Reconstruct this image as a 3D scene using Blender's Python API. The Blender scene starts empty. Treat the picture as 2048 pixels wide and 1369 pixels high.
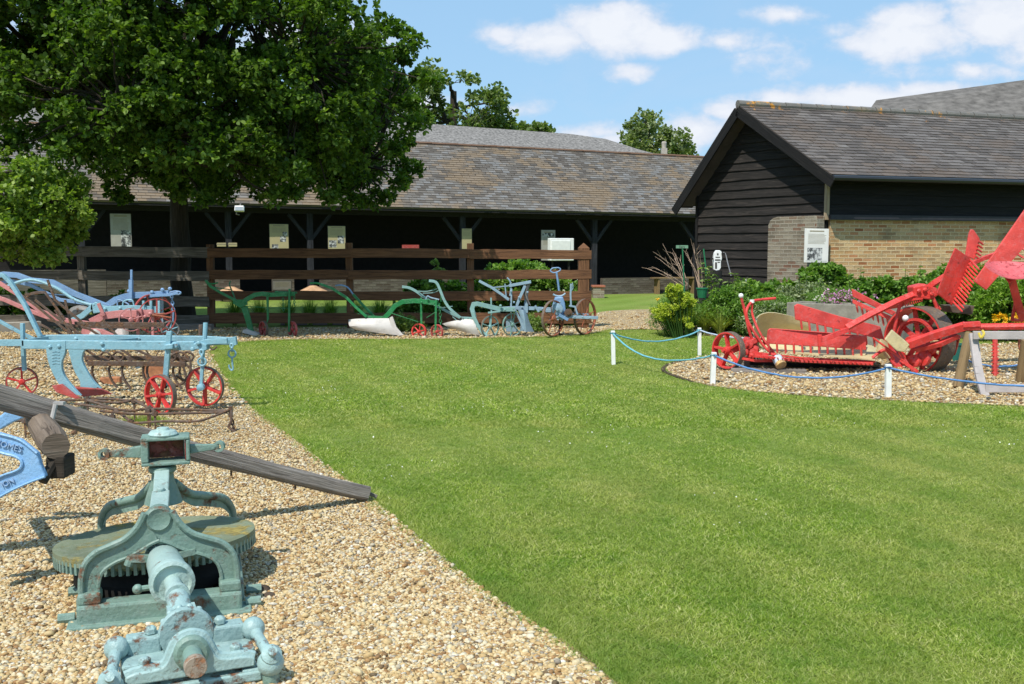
import bpy, math, random
import numpy as np
from mathutils import Vector, Matrix
random.seed(7); rng = np.random.default_rng(11)
scene = bpy.context.scene
R = math.radians
# ---------------------------------------------------------------- camera
F = 2000.0; CX = 1024.0; CY = 684.5; HZ = 495.0; CAMH = 1.55
PITCH = math.atan((CY - HZ) / F)
cd = bpy.data.cameras.new('camera'); cam = bpy.data.objects.new('camera', cd)
scene.collection.objects.link(cam); scene.camera = cam
cam.location = (0, 0, CAMH); cam.rotation_euler = (R(90) - PITCH, 0, 0)
cd.sensor_width = 36; cd.lens = 36 * F / 2048; cd.clip_end = 4000; cd.clip_start = .05
# ---------------------------------------------------------------- light
SUN_EL = R(55); SH = Vector((-.47, -.88)).normalized()
SUN = Vector((SH.x * math.cos(SUN_EL), SH.y * math.cos(SUN_EL), math.sin(SUN_EL)))
sl = bpy.data.lights.new('sun', 'SUN'); so = bpy.data.objects.new('sun', sl)
scene.collection.objects.link(so)
sl.energy = 4.6; sl.angle = R(.5); sl.color = (1, .95, .86)
so.rotation_euler = (-SUN).to_track_quat('-Z', 'Y').to_euler()
scene.view_settings.view_transform = 'Standard'; scene.view_settings.look = 'None'
scene.view_settings.exposure = 0.15; scene.view_settings.gamma = 1
world = bpy.data.worlds.new('World'); scene.world = world; world.use_nodes = True

def ray(px, py):
    x = (px - CX) / F; y = -(py - CY) / F
    c, s = math.cos(PITCH), math.sin(PITCH)
    return Vector((x, c + y * s, -s + y * c))
def W(px, py, Y):
    d = ray(px, py); t = Y / d.y
    return Vector((d.x * t, Y, CAMH + d.z * t))
def G(px, py, z=0.0):
    d = ray(px, py); t = (z - CAMH) / d.z
    return Vector((d.x * t, d.y * t, z))
def PH(px, py, P0, dr):      # pixel ray meets the vertical plane through P0 along dr
    d = ray(px, py); n = Vector((dr[1], -dr[0], 0)); C0 = Vector((0, 0, CAMH))
    t = (Vector(P0) - C0).dot(n) / d.dot(n)
    return C0 + d * t

def world_nodes():
    nt = world.node_tree; nt.nodes.clear(); N = nt.nodes.new; L = nt.links.new
    out = N('ShaderNodeOutputWorld'); bg = N('ShaderNodeBackground')
    sky = N('ShaderNodeTexSky'); sky.sky_type = 'NISHITA'; sky.sun_disc = False
    sky.sun_elevation = SUN_EL; sky.sun_rotation = math.atan2(SUN.x, SUN.y)
    sky.air_density = 1.0; sky.dust_density = .6; sky.ozone_density = 1.6; sky.altitude = 50
    tc = N('ShaderNodeTexCoord'); sep = N('ShaderNodeSeparateXYZ'); L(tc.outputs['Generated'], sep.inputs[0])
    def M(op, a, b=None, clamp=False):
        m = N('ShaderNodeMath'); m.operation = op; m.use_clamp = clamp
        for i, q in enumerate((a, b)):
            if q is None: continue
            if isinstance(q, (int, float)): m.inputs[i].default_value = q
            else: L(q, m.inputs[i])
        return m.outputs[0]
    # direction as a gnomonic pair (u right, v up) about north: clouds stay where they are in the sky
    u = M('DIVIDE', sep.outputs[0], M('MAXIMUM', sep.outputs[1], .02)); v = M('DIVIDE', sep.outputs[2], M('MAXIMUM', sep.outputs[1], .02))
    comb = N('ShaderNodeCombineXYZ'); L(u, comb.inputs[0]); L(M('MULTIPLY', v, 1.5), comb.inputs[1])
    def noise(sc, det, dis=0.0, off=0):
        n = N('ShaderNodeTexNoise'); n.inputs['Scale'].default_value = sc; n.inputs['Detail'].default_value = det
        n.inputs['Roughness'].default_value = .58; n.inputs['Distortion'].default_value = dis
        mp = N('ShaderNodeMapping'); mp.inputs['Location'].default_value = (off, off * .7, 0); L(comb.outputs[0], mp.inputs[0]); L(mp.outputs[0], n.inputs[0])
        return n.outputs[0]
    n1 = noise(13, 8); n2 = noise(38, 6, .3, 3.1); wisp = noise(5, 7, .6, 7.7)
    H = lambda px, py: ((px - CX) / F, (HZ - py) / F)
    blobs = [(1215,72,130,62,1),(1110,92,110,45,1),(1010,78,62,30,.75),(1320,92,120,40,.95),(1440,95,80,28,.75),(1225,48,60,40,1),
             (1800,92,170,60,1),(1800,50,100,42,1),(1990,60,150,80,1),(2080,110,160,60,.9),(1700,100,70,28,.8),(2060,20,140,50,.9),
             (1390,262,85,45,.95),(1500,232,120,45,.85),(1700,205,200,34,.9),(1560,205,120,22,.8),(1850,190,130,26,.8),(1440,230,60,25,.9),
             (1270,152,65,18,.55),(1560,45,70,14,.38),(1150,275,120,26,.5),(820,215,90,40,.55),(735,5,90,14,.7),(1220,285,80,16,.6),(1040,225,60,16,.3),
             (1500,130,90,30,.35),(600,80,200,60,.6),(300,120,300,90,.6),(2300,150,250,90,1),(-200,60,260,80,.9),(1900,150,200,25,.5)]
    tot = None
    for bx, by, rx, ry, st in blobs:
        cu, cv = H(bx, by)
        du = M('DIVIDE', M('SUBTRACT', u, cu), rx / F); dv = M('DIVIDE', M('SUBTRACT', v, cv), ry / F)
        q = M('SUBTRACT', 1.0, M('SQRT', M('ADD', M('MULTIPLY', du, du), M('MULTIPLY', dv, dv))))
        q = M('MULTIPLY', q, st); tot = q if tot is None else M('MAXIMUM', tot, q)
    edge = M('ADD', M('MULTIPLY', M('SUBTRACT', n1, .5), 1.7), M('MULTIPLY', M('SUBTRACT', n2, .5), .7))
    dens = M('ADD', tot, edge)
    mr = N('ShaderNodeMapRange'); mr.interpolation_type = 'SMOOTHSTEP'; L(dens, mr.inputs[0]); mr.inputs[1].default_value = -.12; mr.inputs[2].default_value = .5
    ws = N('ShaderNodeMapRange'); L(wisp, ws.inputs[0]); ws.inputs[1].default_value = .5; ws.inputs[2].default_value = .85; ws.inputs[4].default_value = .35
    cov = M('MAXIMUM', mr.outputs[0], ws.outputs[0])
    # thicker cloud is whiter on top and a little greyer inside
    cr = N('ShaderNodeMapRange'); L(M('ADD', dens, M('MULTIPLY', n2, .5)), cr.inputs[0]); cr.inputs[1].default_value = .1; cr.inputs[2].default_value = 1.0
    cm = N('ShaderNodeMix'); cm.data_type = 'RGBA'; L(cr.outputs[0], cm.inputs[0])
    cm.inputs[6].default_value = (5.6, 6.4, 7.9, 1); cm.inputs[7].default_value = (8.0, 8.3, 8.9, 1)
    # the blue itself, lifted a little by thin haze
    hz = N('ShaderNodeMix'); hz.data_type = 'RGBA'; hz.inputs[0].default_value = .66; L(sky.outputs[0], hz.inputs[6]); hz.inputs[7].default_value = (3.8, 6.6, 9.6, 1)
    mx = N('ShaderNodeMix'); mx.data_type = 'RGBA'; L(M('MULTIPLY', cov, .97), mx.inputs[0]); L(hz.outputs[2], mx.inputs[6]); L(cm.outputs[2], mx.inputs[7])
    L(mx.outputs[2], bg.inputs[0]); bg.inputs[1].default_value = .1; L(bg.outputs[0], out.inputs[0])
world_nodes()

# ---------------------------------------------------------------- mesh helpers
ORG = {}
def tagp(o, label=None, cat=None, group=None, kind=None):
    if label: o['label'] = label
    if cat: o['category'] = cat
    if group: o['group'] = group
    if kind: o['kind'] = kind
    return o
def thing(name, label, cat, loc=(0, 0, 0), group=None):
    o = bpy.data.objects.new(name, None); scene.collection.objects.link(o); o.location = loc
    o.empty_display_size = .1
    ORG[o.name] = Vector(loc); return tagp(o, label, cat, group)
def link(name, me, parent=None, loc=None):
    o = bpy.data.objects.new(name, me); scene.collection.objects.link(o)
    if parent is not None:
        o.parent = parent; ORG[o.name] = ORG[parent.name]
    else:
        ORG[o.name] = Vector(loc or (0, 0, 0)); o.location = ORG[o.name]
    return o
def frame(d):
    d = d.normalized(); a = Vector((0, 0, 1)) if abs(d.z) < .9 else Vector((1, 0, 0))
    x = a.cross(d).normalized(); return x, d.cross(x).normalized()
class MB:
    def __init__(s): s.v = []; s.f = []; s.uv = []; s.r = []
    def add(s, vs, fs, uvs=None, rnd=0.0):
        b = len(s.v); s.v += [tuple(q) for q in vs]
        for i, f in enumerate(fs):
            s.f.append(tuple(b + k for k in f)); s.uv.append(uvs[i] if uvs else None); s.r.append(rnd)
        return s
    def hexa(s, c8, rnd=0.0):        # 8 corners: bottom 4 then top 4, same winding
        return s.add(c8, [(0,3,2,1),(4,5,6,7),(0,1,5,4),(1,2,6,5),(2,3,7,6),(3,0,4,7)], None, rnd)
    def box(s, c, size, rot=None, rnd=0.0):
        h = Vector(size) / 2; M = rot if rot is not None else Matrix.Identity(3); c = Vector(c)
        q = [c + M @ Vector((x * h.x, y * h.y, z * h.z)) for z in (-1, 1) for x, y in ((-1,-1),(1,-1),(1,1),(-1,1))]
        return s.hexa(q, rnd)
    def beam(s, a, b, w, h=None, up=None, w2=None, h2=None):
        a = Vector(a); b = Vector(b); h = h or w; w2 = w2 or w; h2 = h2 or h; d = (b - a); L = d.length; d.normalize()
        up = Vector(up) if up is not None else (Vector((0,0,1)) if abs(d.z) < .93 else Vector((0,1,0)))
        x = d.cross(up).normalized(); y = x.cross(d).normalized()
        vs = []
        for p, ww, hh in ((a, w, h), (b, w2, h2)):
            for i, j in ((-1,-1),(1,-1),(1,1),(-1,1)): vs.append(p + x * (i * ww / 2) + y * (j * hh / 2))
        o = random.random() * 9
        fs = [(3,2,1,0),(4,5,6,7)]; uv = [[(o,0),(o,w),(o+h,w),(o+h,0)]] * 2
        acc = 0
        for i in range(4):
            j = (i + 1) % 4; e = (vs[j] - vs[i]).length
            fs.append((i, j, j + 4, i + 4)); uv.append([(o, acc), (o, acc + e), (o + L, acc + e), (o + L, acc)]); acc += e
        return s.add(vs, fs, uv)
    def sweep(s, pts, w, h, up=None):
        P = [Vector(p) for p in pts]; n = len(P); m = (P[-1] - P[0]); hx = up is not None and Vector(up)
        nrm = Vector((0, 0, 0))
        for i in range(1, n - 1): nrm += (P[i] - P[i-1]).cross(P[i+1] - P[i])
        nrm = nrm.normalized() if nrm.length > 1e-7 else m.cross(Vector((0,0,1))).normalized()
        if hx: nrm = m.cross(hx).normalized()
        vs = []; ac = [0]; o = random.random()*5
        for i, p in enumerate(P):
            d1 = (P[i] - P[i-1]).normalized() if i else None; d2 = (P[i+1] - P[i]).normalized() if i < n-1 else None
            t = ((d1 or d2) + (d2 or d1)).normalized(); y = nrm.cross(t).normalized(); x = t.cross(y).normalized()
            c = max(.6, t.dot(d1 or d2)); 
            if i: ac.append(ac[-1] + (P[i]-P[i-1]).length)
            for a, b in ((-1,-1),(1,-1),(1,1),(-1,1)): vs.append(p + x*(a*w/2) + y*(b*h/2/c))
        fs = []; uv = []
        for i in range(n-1):
            for j in range(4):
                k = (j+1)%4; fs.append((i*4+j, i*4+k, (i+1)*4+k, (i+1)*4+j)); uv.append([(ac[i]+o,j*w),(ac[i]+o,j*w+w),(ac[i+1]+o,j*w+w),(ac[i+1]+o,j*w)])
        fs += [(3,2,1,0), tuple(4*(n-1)+q for q in range(4))]; uv += [[(0,0),(w,0),(w,w),(0,w)]]*2
        return s.add(vs, fs, uv)
    def tube(s, pts, r, n=8, caps=True, sq=None):
        pts = [Vector(p) for p in pts]; m = len(pts); rs = r if isinstance(r, (list, tuple)) else [r] * m
        t0 = (pts[1] - pts[0]).normalized(); x, y = frame(t0); vs = []; ac = 0; acs = []
        for i, p in enumerate(pts):
            t = ((pts[min(i+1, m-1)] - p).normalized() + (p - pts[max(i-1, 0)]).normalized())
            t = t.normalized() if t.length > 1e-6 else t0
            x = (x - t * x.dot(t)).normalized(); y = t.cross(x)
            if i: ac += (p - pts[i-1]).length
            acs.append(ac)
            for k in range(n):
                a = 2 * math.pi * k / n; vs.append(p + (x * math.cos(a) + y * math.sin(a)) * rs[i])
        fs = []; uv = []
        for i in range(m - 1):
            for k in range(n):
                k2 = (k + 1) % n
                fs.append((i*n+k, i*n+k2, (i+1)*n+k2, (i+1)*n+k)); c = 2*math.pi*rs[i]/n
                uv.append([(acs[i], k*c), (acs[i], (k+1)*c), (acs[i+1], (k+1)*c), (acs[i+1], k*c)])
        if caps:
            fs.append(tuple(range(n-1, -1, -1))); uv.append([(vs[k].x, vs[k].z) for k in range(n-1,-1,-1)])
            fs.append(tuple((m-1)*n + k for k in range(n))); uv.append([(vs[(m-1)*n+k].x, vs[(m-1)*n+k].z) for k in range(n)])
        return s.add(vs, fs, uv)
    def lathe(s, c, axis, prof, n=24, closed=False, a0=0.0):
        c = Vector(c); ax = Vector(axis).normalized(); x, y = frame(ax); vs = []; m = len(prof)
        for k in range(n):
            a = a0 + 2 * math.pi * k / n; e = x * math.cos(a) + y * math.sin(a)
            for rr, t in prof: vs.append(c + ax * t + e * rr)
        fs = []
        for k in range(n):
            k2 = (k + 1) % n
            for i in range(m if closed else m - 1):
                j = (i + 1) % m
                fs.append((k*m+i, k2*m+i, k2*m+j, k*m+j))
        if not closed:
            if prof[0][0] > 1e-5: fs.append(tuple(k*m for k in range(n-1,-1,-1)))
            if prof[-1][0] > 1e-5: fs.append(tuple(k*m+m-1 for k in range(n)))
        return s.add(vs, fs)
    def ball(s, c, r, n=12, sc=(1,1,1)):
        pr = [(math.sin(math.pi*i/(n//2+1))*r*sc[0], -math.cos(math.pi*i/(n//2+1))*r*sc[2]) for i in range(1, n//2+1)]
        return s.lathe(c, (0,0,1), [(1e-4, -r*sc[2])] + pr + [(1e-4, r*sc[2])], n)
    def prism(s, pts, off):
        pts = [Vector(p) for p in pts]; off = Vector(off); n = len(pts)
        vs = pts + [p + off for p in pts]
        fs = [tuple(range(n)), tuple(range(2*n-1, n-1, -1))] + [(i, i+n, (i+1)%n+n, (i+1)%n) for i in range(n)]
        return s.add(vs, fs)
    def band(s, a, b, off):          # strip between two polylines, extruded by off
        off = Vector(off); n = len(a); A = [Vector(p) for p in a]; B = [Vector(p) for p in b]
        vs = A + B + [p + off for p in A] + [p + off for p in B]; fs = []
        for i in range(n - 1):
            fs += [(i, i+1, n+i+1, n+i), (2*n+i, 3*n+i, 3*n+i+1, 2*n+i+1), (i, 2*n+i, 2*n+i+1, i+1), (n+i, n+i+1, 3*n+i+1, 3*n+i)]
        fs += [(0, n, 3*n, 2*n), (n-1, 3*n-1, 4*n-1, 2*n-1)]
        return s.add(vs, fs)
    def sheet(s, g, th):             # g: rows of points; th thickness along normals
        m, n = len(g), len(g[0]); P = [[Vector(p) for p in r] for r in g]; nr = []
        for i in range(m):
            for j in range(n):
                du = P[min(i+1,m-1)][j] - P[max(i-1,0)][j]; dv = P[i][min(j+1,n-1)] - P[i][max(j-1,0)]
                k = du.cross(dv); nr.append(k.normalized() if k.length > 1e-9 else Vector((0,-1,0)))
        top = [P[i][j] for i in range(m) for j in range(n)]; K = m * n
        vs = top + [top[i] - nr[i] * th for i in range(K)]; fs = []
        for i in range(m-1):
            for j in range(n-1):
                a, b, c, d = i*n+j, i*n+j+1, (i+1)*n+j+1, (i+1)*n+j
                fs += [(a, d, c, b), (a+K, b+K, c+K, d+K)]
        bd = [j for j in range(n)] + [i*n+n-1 for i in range(1, m)] + [(m-1)*n+j for j in range(n-2, -1, -1)] + [i*n for i in range(m-2, 0, -1)]
        for i in range(len(bd)):
            a, b = bd[i], bd[(i+1) % len(bd)]; fs.append((a, b, b+K, a+K))
        return s.add(vs, fs)
    def build(s, name, mat, parent=None, smooth=False, bevel=0, org=None, seg=2):
        o0 = ORG[parent.name] if parent is not None else Vector(org or (0,0,0))
        me = bpy.data.meshes.new(name); me.from_pydata([tuple(Vector(q) - o0) for q in s.v], [], s.f); me.update()
        uvl = me.uv_layers.new(name='UVMap'); data = np.zeros(len(me.loops) * 2, dtype=np.float32); li = 0
        for fi, p in enumerate(me.polygons):
            cu = s.uv[fi]
            if cu: 
                for q in cu: data[li:li+2] = q; li += 2
            else:
                n = p.normal; t = Vector((-n.y, n.x, 0))
                t = t.normalized() if t.length > .05 else Vector((1,0,0)); b = n.cross(t)
                for vi in s.f[fi]:
                    q = Vector(s.v[vi]); data[li] = q.dot(t); data[li+1] = q.dot(b); li += 2
        uvl.data.foreach_set('uv', data)
        if any(s.r):
            a = me.attributes.new('rnd', 'FLOAT', 'FACE'); a.data.foreach_set('value', np.array(s.r, dtype=np.float32))
        if mat: me.materials.append(mat)
        if smooth:
            me.shade_smooth()
            me.set_sharp_from_angle(angle=R(38))
        me.validate()
        o = link(name, me, parent, org)
        if bevel:
            b = o.modifiers.new('bevel', 'BEVEL'); b.width = bevel; b.segments = seg; b.limit_method = 'ANGLE'; b.angle_limit = R(35)
        return o
def np_mesh(name, V, Fc, mat, parent=None, rnd=None, smooth=False, org=None, kind=None):
    o0 = np.array(ORG[parent.name] if parent is not None else (org or (0,0,0)), dtype=np.float64)
    V = (V - o0).astype(np.float32); me = bpy.data.meshes.new(name); k = Fc.shape[1]; nf = len(Fc)
    me.vertices.add(len(V)); me.vertices.foreach_set('co', V.ravel())
    me.loops.add(nf * k); me.loops.foreach_set('vertex_index', Fc.astype(np.int32).ravel())
    me.polygons.add(nf); me.polygons.foreach_set('loop_start', np.arange(0, nf*k, k, dtype=np.int32))
    me.update(calc_edges=True)
    if rnd is not None:
        a = me.attributes.new('rnd', 'FLOAT', 'FACE'); a.data.foreach_set('value', rnd.astype(np.float32))
    me.materials.append(mat)
    if smooth: me.shade_smooth()
    o = link(name, me, parent, org)
    if kind: o['kind'] = kind
    return o
def spline(pts, k=6):
    P = [Vector(p) for p in pts]; out = []
    for i in range(len(P) - 1):
        p0 = P[max(i-1,0)]; p1 = P[i]; p2 = P[i+1]; p3 = P[min(i+2, len(P)-1)]
        for j in range(k):
            t = j / k
            out.append(.5*((2*p1)+(p2-p0)*t+(2*p0-5*p1+4*p2-p3)*t*t+(3*p1-p0-3*p2+p3)*t**3))
    return out + [P[-1]]
def text_obj(name, body, size, mat, parent, loc, rot, extrude=.002, align='CENTER'):
    cu = bpy.data.curves.new(name, 'FONT'); cu.body = body; cu.size = size; cu.extrude = extrude; cu.align_x = align; cu.align_y = 'CENTER'
    t = bpy.data.objects.new('tmp_text', cu); scene.collection.objects.link(t); bpy.context.view_layer.update()
    dg = bpy.context.evaluated_depsgraph_get(); me = bpy.data.meshes.new_from_object(t.evaluated_get(dg)); bpy.data.objects.remove(t)
    me.materials.clear(); me.materials.append(mat); o = link(name, me, parent)
    o.matrix_local = Matrix.Translation(Vector(loc) - ORG[parent.name]) @ rot.to_4x4(); return o

# ---------------------------------------------------------------- materials
def newmat(name, rough=.7, spec=.5):
    m = bpy.data.materials.new(name); m.use_nodes = True; nt = m.node_tree; b = nt.nodes['Principled BSDF']
    b.inputs['Roughness'].default_value = rough; b.inputs['Specular IOR Level'].default_value = spec
    return m, nt, b
def nd(nt, t, **kw):
    n = nt.nodes.new(t)
    for k, v in kw.items(): setattr(n, k, v)
    return n
def noise(nt, scale, detail=4, rough=.55, coord='Object', sc=None, dist=0, off=None):
    tc = nd(nt, 'ShaderNodeTexCoord'); n = nd(nt, 'ShaderNodeTexNoise')
    n.inputs['Scale'].default_value = scale; n.inputs['Detail'].default_value = detail; n.inputs['Roughness'].default_value = rough; n.inputs['Distortion'].default_value = dist
    if sc or off:
        mp = nd(nt, 'ShaderNodeMapping'); nt.links.new(tc.outputs[coord], mp.inputs[0])
        if sc: mp.inputs['Scale'].default_value = sc
        if off: mp.inputs['Location'].default_value = off
        nt.links.new(mp.outputs[0], n.inputs[0])
    else: nt.links.new(tc.outputs[coord], n.inputs[0])
    return n.outputs[0]
def ramp(nt, fac, stops, interp='LINEAR'):
    r = nd(nt, 'ShaderNodeValToRGB'); r.color_ramp.interpolation = interp; e = r.color_ramp.elements
    while len(e) < len(stops): e.new(.5)
    for i, (p, c) in enumerate(stops):
        e[i].position = p; e[i].color = (c[0], c[1], c[2], 1) if not isinstance(c, (int, float)) else (c, c, c, 1)
    nt.links.new(fac, r.inputs[0]); return r.outputs[0]
def mixc(nt, fac, a, b, mode='MIX'):
    m = nd(nt, 'ShaderNodeMix', data_type='RGBA', blend_type=mode)
    for i, q in ((0, fac), (6, a), (7, b)):
        if isinstance(q, (int, float)): m.inputs[i].default_value = q if i == 0 else (q, q, q, 1)
        elif isinstance(q, tuple): m.inputs[i].default_value = (*q[:3], 1)
        else: nt.links.new(q, m.inputs[i])
    return m.outputs[2]
def bump(nt, b, h, strength=.5, dist=.01):
    n = nd(nt, 'ShaderNodeBump'); n.inputs['Strength'].default_value = strength; n.inputs['Distance'].default_value = dist
    nt.links.new(h, n.inputs['Height']); nt.links.new(n.outputs[0], b.inputs['Normal'])
def math_(nt, op, a, b):
    m = nd(nt, 'ShaderNodeMath', operation=op)
    for i, q in enumerate((a, b)):
        if isinstance(q, (int, float)): m.inputs[i].default_value = q
        else: nt.links.new(q, m.inputs[i])
    return m.outputs[0]
def attr(nt, n): a = nd(nt, 'ShaderNodeAttribute', attribute_name=n); return a.outputs['Fac']
MC = {}
def paint(name, col, wear=.30, rust=(.16, .07, .035), rough=.42, scale=9, fade=.12, spec=.5):
    if name in MC: return MC[name]
    m, nt, b = newmat(name, rough, spec)
    big = noise(nt, 3, 5); var = ramp(nt, big, [(.3, tuple(c * (1 - fade*1.6) for c in col)), (.7, tuple(min(1, c * (1 + fade) + fade * .06) for c in col))])
    var = mixc(nt, ramp(nt, noise(nt, 17, 8, .72, off=(5,1,2)), [(.50, 0.0), (.66, .55)]), var, tuple(min(1, c*.75 + .13) for c in col)); var = mixc(nt, ramp(nt, noise(nt, 7, 8, .7, off=(1,7,3)), [(.54, 0.0), (.68, .5)]), var, tuple(c*.55 for c in col))
    wn = noise(nt, scale, 9, .68); msk = ramp(nt, wn, [(1 - wear - .03 if wear < .5 else .5, 0), (1 - wear + .05 if wear < .5 else .6, 1)])
    rc = ramp(nt, noise(nt, 40, 4), [(.3, tuple(c * .6 for c in rust)), (.7, tuple(c * 1.5 for c in rust))])
    nt.links.new(mixc(nt, msk, var, rc), b.inputs['Base Color'])
    nt.links.new(math_(nt, 'ADD', math_(nt, 'MULTIPLY', msk, .4), rough), b.inputs['Roughness'])
    bump(nt, b, math_(nt, 'ADD', noise(nt, 60, 5), math_(nt, 'MULTIPLY', msk, -.8)), .75, .006)
    MC[name] = m; return m
def wood(name, c1, c2, c3=None, grain=26, rough=.85, strength=.7):
    if name in MC: return MC[name]
    m, nt, b = newmat(name, rough, .25)
    g = noise(nt, 1, 7, .62, 'UV', (1.3, grain, 1), 1.2); g2 = noise(nt, 1, 5, .6, 'UV', (3, grain * 3.2, 1), .5)
    bl = noise(nt, 1.7, 5, .6, 'Object')
    c = ramp(nt, g, [(.28, c1), (.55, c2), (.78, c3 or tuple(min(1, x * 1.3) for x in c2))])
    c = mixc(nt, ramp(nt, bl, [(.4, 0.0), (.75, .45)]), c, c1)
    c = mixc(nt, ramp(nt, g2, [(.32, .7), (.42, 0.0)]), c, tuple(x * .25 for x in c1))
    nt.links.new(c, b.inputs['Base Color']); bump(nt, b, math_(nt, 'ADD', g, g2), strength, .012)
    MC[name] = m; return m
def leafmat(name, stops, trans=.35, rough=.5, spec=.35):
    if name in MC: return MC[name]
    m, nt, b = newmat(name, rough, spec)
    c = ramp(nt, attr(nt, 'rnd'), stops)
    big = noise(nt, .9, 3); c = mixc(nt, ramp(nt, big, [(.35, 0.0), (.7, .35)]), c, mixc(nt, .5, c, (.16, .2, .03), 'MIX'))
    nt.links.new(c, b.inputs['Base Color'])
    tr = nd(nt, 'ShaderNodeBsdfTranslucent'); nt.links.new(mixc(nt, 1.0, c, (1.5, 1.7, .5), 'MULTIPLY'), tr.inputs[0])
    ms = nd(nt, 'ShaderNodeMixShader'); ms.inputs[0].default_value = trans
    nt.links.new(b.outputs[0], ms.inputs[1]); nt.links.new(tr.outputs[0], ms.inputs[2]); nt.links.new(ms.outputs[0], nt.nodes['Material Output'].inputs[0])
    MC[name] = m; return m
def plain(name, col, rough=.7, var=.15, scale=8, bs=.2, spec=.4, bscale=60):
    if name in MC: return MC[name]
    m, nt, b = newmat(name, rough, spec)
    nt.links.new(ramp(nt, noise(nt, scale, 6), [(.3, tuple(c * (1 - var) for c in col)), (.7, tuple(min(1, c * (1 + var)) for c in col))]), b.inputs['Base Color'])
    if bs: bump(nt, b, noise(nt, bscale, 5), bs, .006)
    MC[name] = m; return m
def brickmat(name, cols, mortar, bw=.225, bh=.075, ms=.012, dirt=(.08,.07,.05)):
    if name in MC: return MC[name]
    m, nt, b = newmat(name, .9, .2); tc = nd(nt, 'ShaderNodeTexCoord'); br = nd(nt, 'ShaderNodeTexBrick')
    wv = noise(nt, 5, 3, .5, 'UV'); mv = nd(nt, 'ShaderNodeVectorMath', operation='MULTIPLY_ADD')
    cmb = nd(nt, 'ShaderNodeCombineXYZ'); nt.links.new(math_(nt, 'SUBTRACT', wv, .5), cmb.inputs[0]); nt.links.new(math_(nt, 'SUBTRACT', wv, .5), cmb.inputs[1])
    nt.links.new(cmb.outputs[0], mv.inputs[0]); mv.inputs[1].default_value = (.02, .016, 0); nt.links.new(tc.outputs['UV'], mv.inputs[2]); nt.links.new(mv.outputs[0], br.inputs[0])
    br.inputs['Color1'].default_value = (0,0,0,1); br.inputs['Color2'].default_value = (1,1,1,1); br.inputs['Mortar'].default_value = (.5,.5,.5,1)
    br.inputs['Scale'].default_value = 1; br.inputs['Mortar Size'].default_value = ms; br.inputs['Mortar Smooth'].default_value = .35
    br.inputs['Brick Width'].default_value = bw; br.inputs['Row Height'].default_value = bh; br.inputs['Bias'].default_value = 0
    c = ramp(nt, br.outputs[0], cols); grain = noise(nt, 45, 6, .7, 'UV')
    c = mixc(nt, .55, c, ramp(nt, grain, [(.3, .28), (.7, 1.35)]), 'MULTIPLY')
    c = mixc(nt, br.outputs['Fac'], c, ramp(nt, grain, [(.3, tuple(x * .7 for x in mortar)), (.7, mortar)]))
    c = mixc(nt, ramp(nt, noise(nt, 1.6, 6, .65, 'UV'), [(.52, 0.0), (.68, .6)]), c, dirt)
    nt.links.new(c, b.inputs['Base Color'])
    bump(nt, b, math_(nt, 'ADD', math_(nt, 'MULTIPLY', br.outputs['Fac'], -1.4), math_(nt, 'MULTIPLY', grain, .9)), .9, .012)
    MC[name] = m; return m
def slatemat(name, stops, patch, orange=None, oy=None):
    m, nt, b = newmat(name, .68, .4)
    rn = attr(nt, 'rnd'); big = noise(nt, .55, 5, .6, 'Object', (1, 1, 1.6)); mid = noise(nt, 2.2, 5, .6)
    fac = math_(nt, 'ADD', math_(nt, 'MULTIPLY', rn, .5), math_(nt, 'MULTIPLY', mid, .48))
    c = ramp(nt, fac, stops)
    pm = ramp(nt, math_(nt, 'ADD', big, math_(nt, 'MULTIPLY', math_(nt, 'SUBTRACT', rn, .5), .16)), [(.50, 0.0), (.60, .75)])
    c = mixc(nt, pm, c, patch)
    fine = noise(nt, 22, 8, .75); c = mixc(nt, ramp(nt, fine, [(.60, 0.0), (.72, .65)]), c, (.33, .33, .29))
    c = mixc(nt, ramp(nt, noise(nt, 9, 8, .75, off=(4, 2, 1)), [(.56, 0.0), (.68, .55)]), c, (.075, .065, .035))
    if orange:
        sx = nd(nt, 'ShaderNodeTexCoord'); sp = nd(nt, 'ShaderNodeSeparateXYZ'); nt.links.new(sx.outputs['Object'], sp.inputs[0])
        up = nd(nt, 'ShaderNodeMapRange'); nt.links.new(sp.outputs[2], up.inputs[0]); up.inputs[1].default_value = oy[0]; up.inputs[2].default_value = oy[1]; up.inputs[4].default_value = .2
        c = mixc(nt, ramp(nt, math_(nt, 'ADD', noise(nt, 3.2, 7, .7), up.outputs[0]), [(.745, 0.0), (.81, .9)]), c, orange)
    nt.links.new(c, b.inputs['Base Color']); bump(nt, b, fine, .5, .01); return m

white_paint = plain('white_paint', (.78, .78, .76), .5, .06, 12, .1)
m_black = wood('black_boards', (.006, .006, .006), (.013, .012, .012), (.035, .03, .027), 22, .72, .5)
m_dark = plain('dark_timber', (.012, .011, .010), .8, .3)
m_fence = wood('brown_timber', (.07, .034, .018), (.175, .084, .04), (.27, .14, .07), 16)
m_oldfence = wood('old_grey_timber', (.06, .052, .04), (.15, .13, .105), (.27, .245, .205), 18)
m_grey = wood('weathered_timber', (.12, .10, .085), (.33, .29, .255), (.52, .48, .43), 34, .9, 1.0)
m_log = wood('brown_log', (.13, .085, .04), (.25, .17, .085), None, 14)
m_brick = brickmat('yellow_brick', [(0, (.36, .13, .05)), (.15, (.54, .28, .12)), (.4, (.66, .42, .19)), (.6, (.42, .26, .13)), (.8, (.70, .49, .25)), (1, (.58, .25, .11))], (.80, .62, .36), dirt=(.24,.17,.09))
m_brick2 = brickmat('pier_brick', [(0, (.22, .12, .08)), (.3, (.25, .20, .145)), (.6, (.34, .30, .23)), (1, (.20, .165, .12))], (.40, .36, .29))
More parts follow.
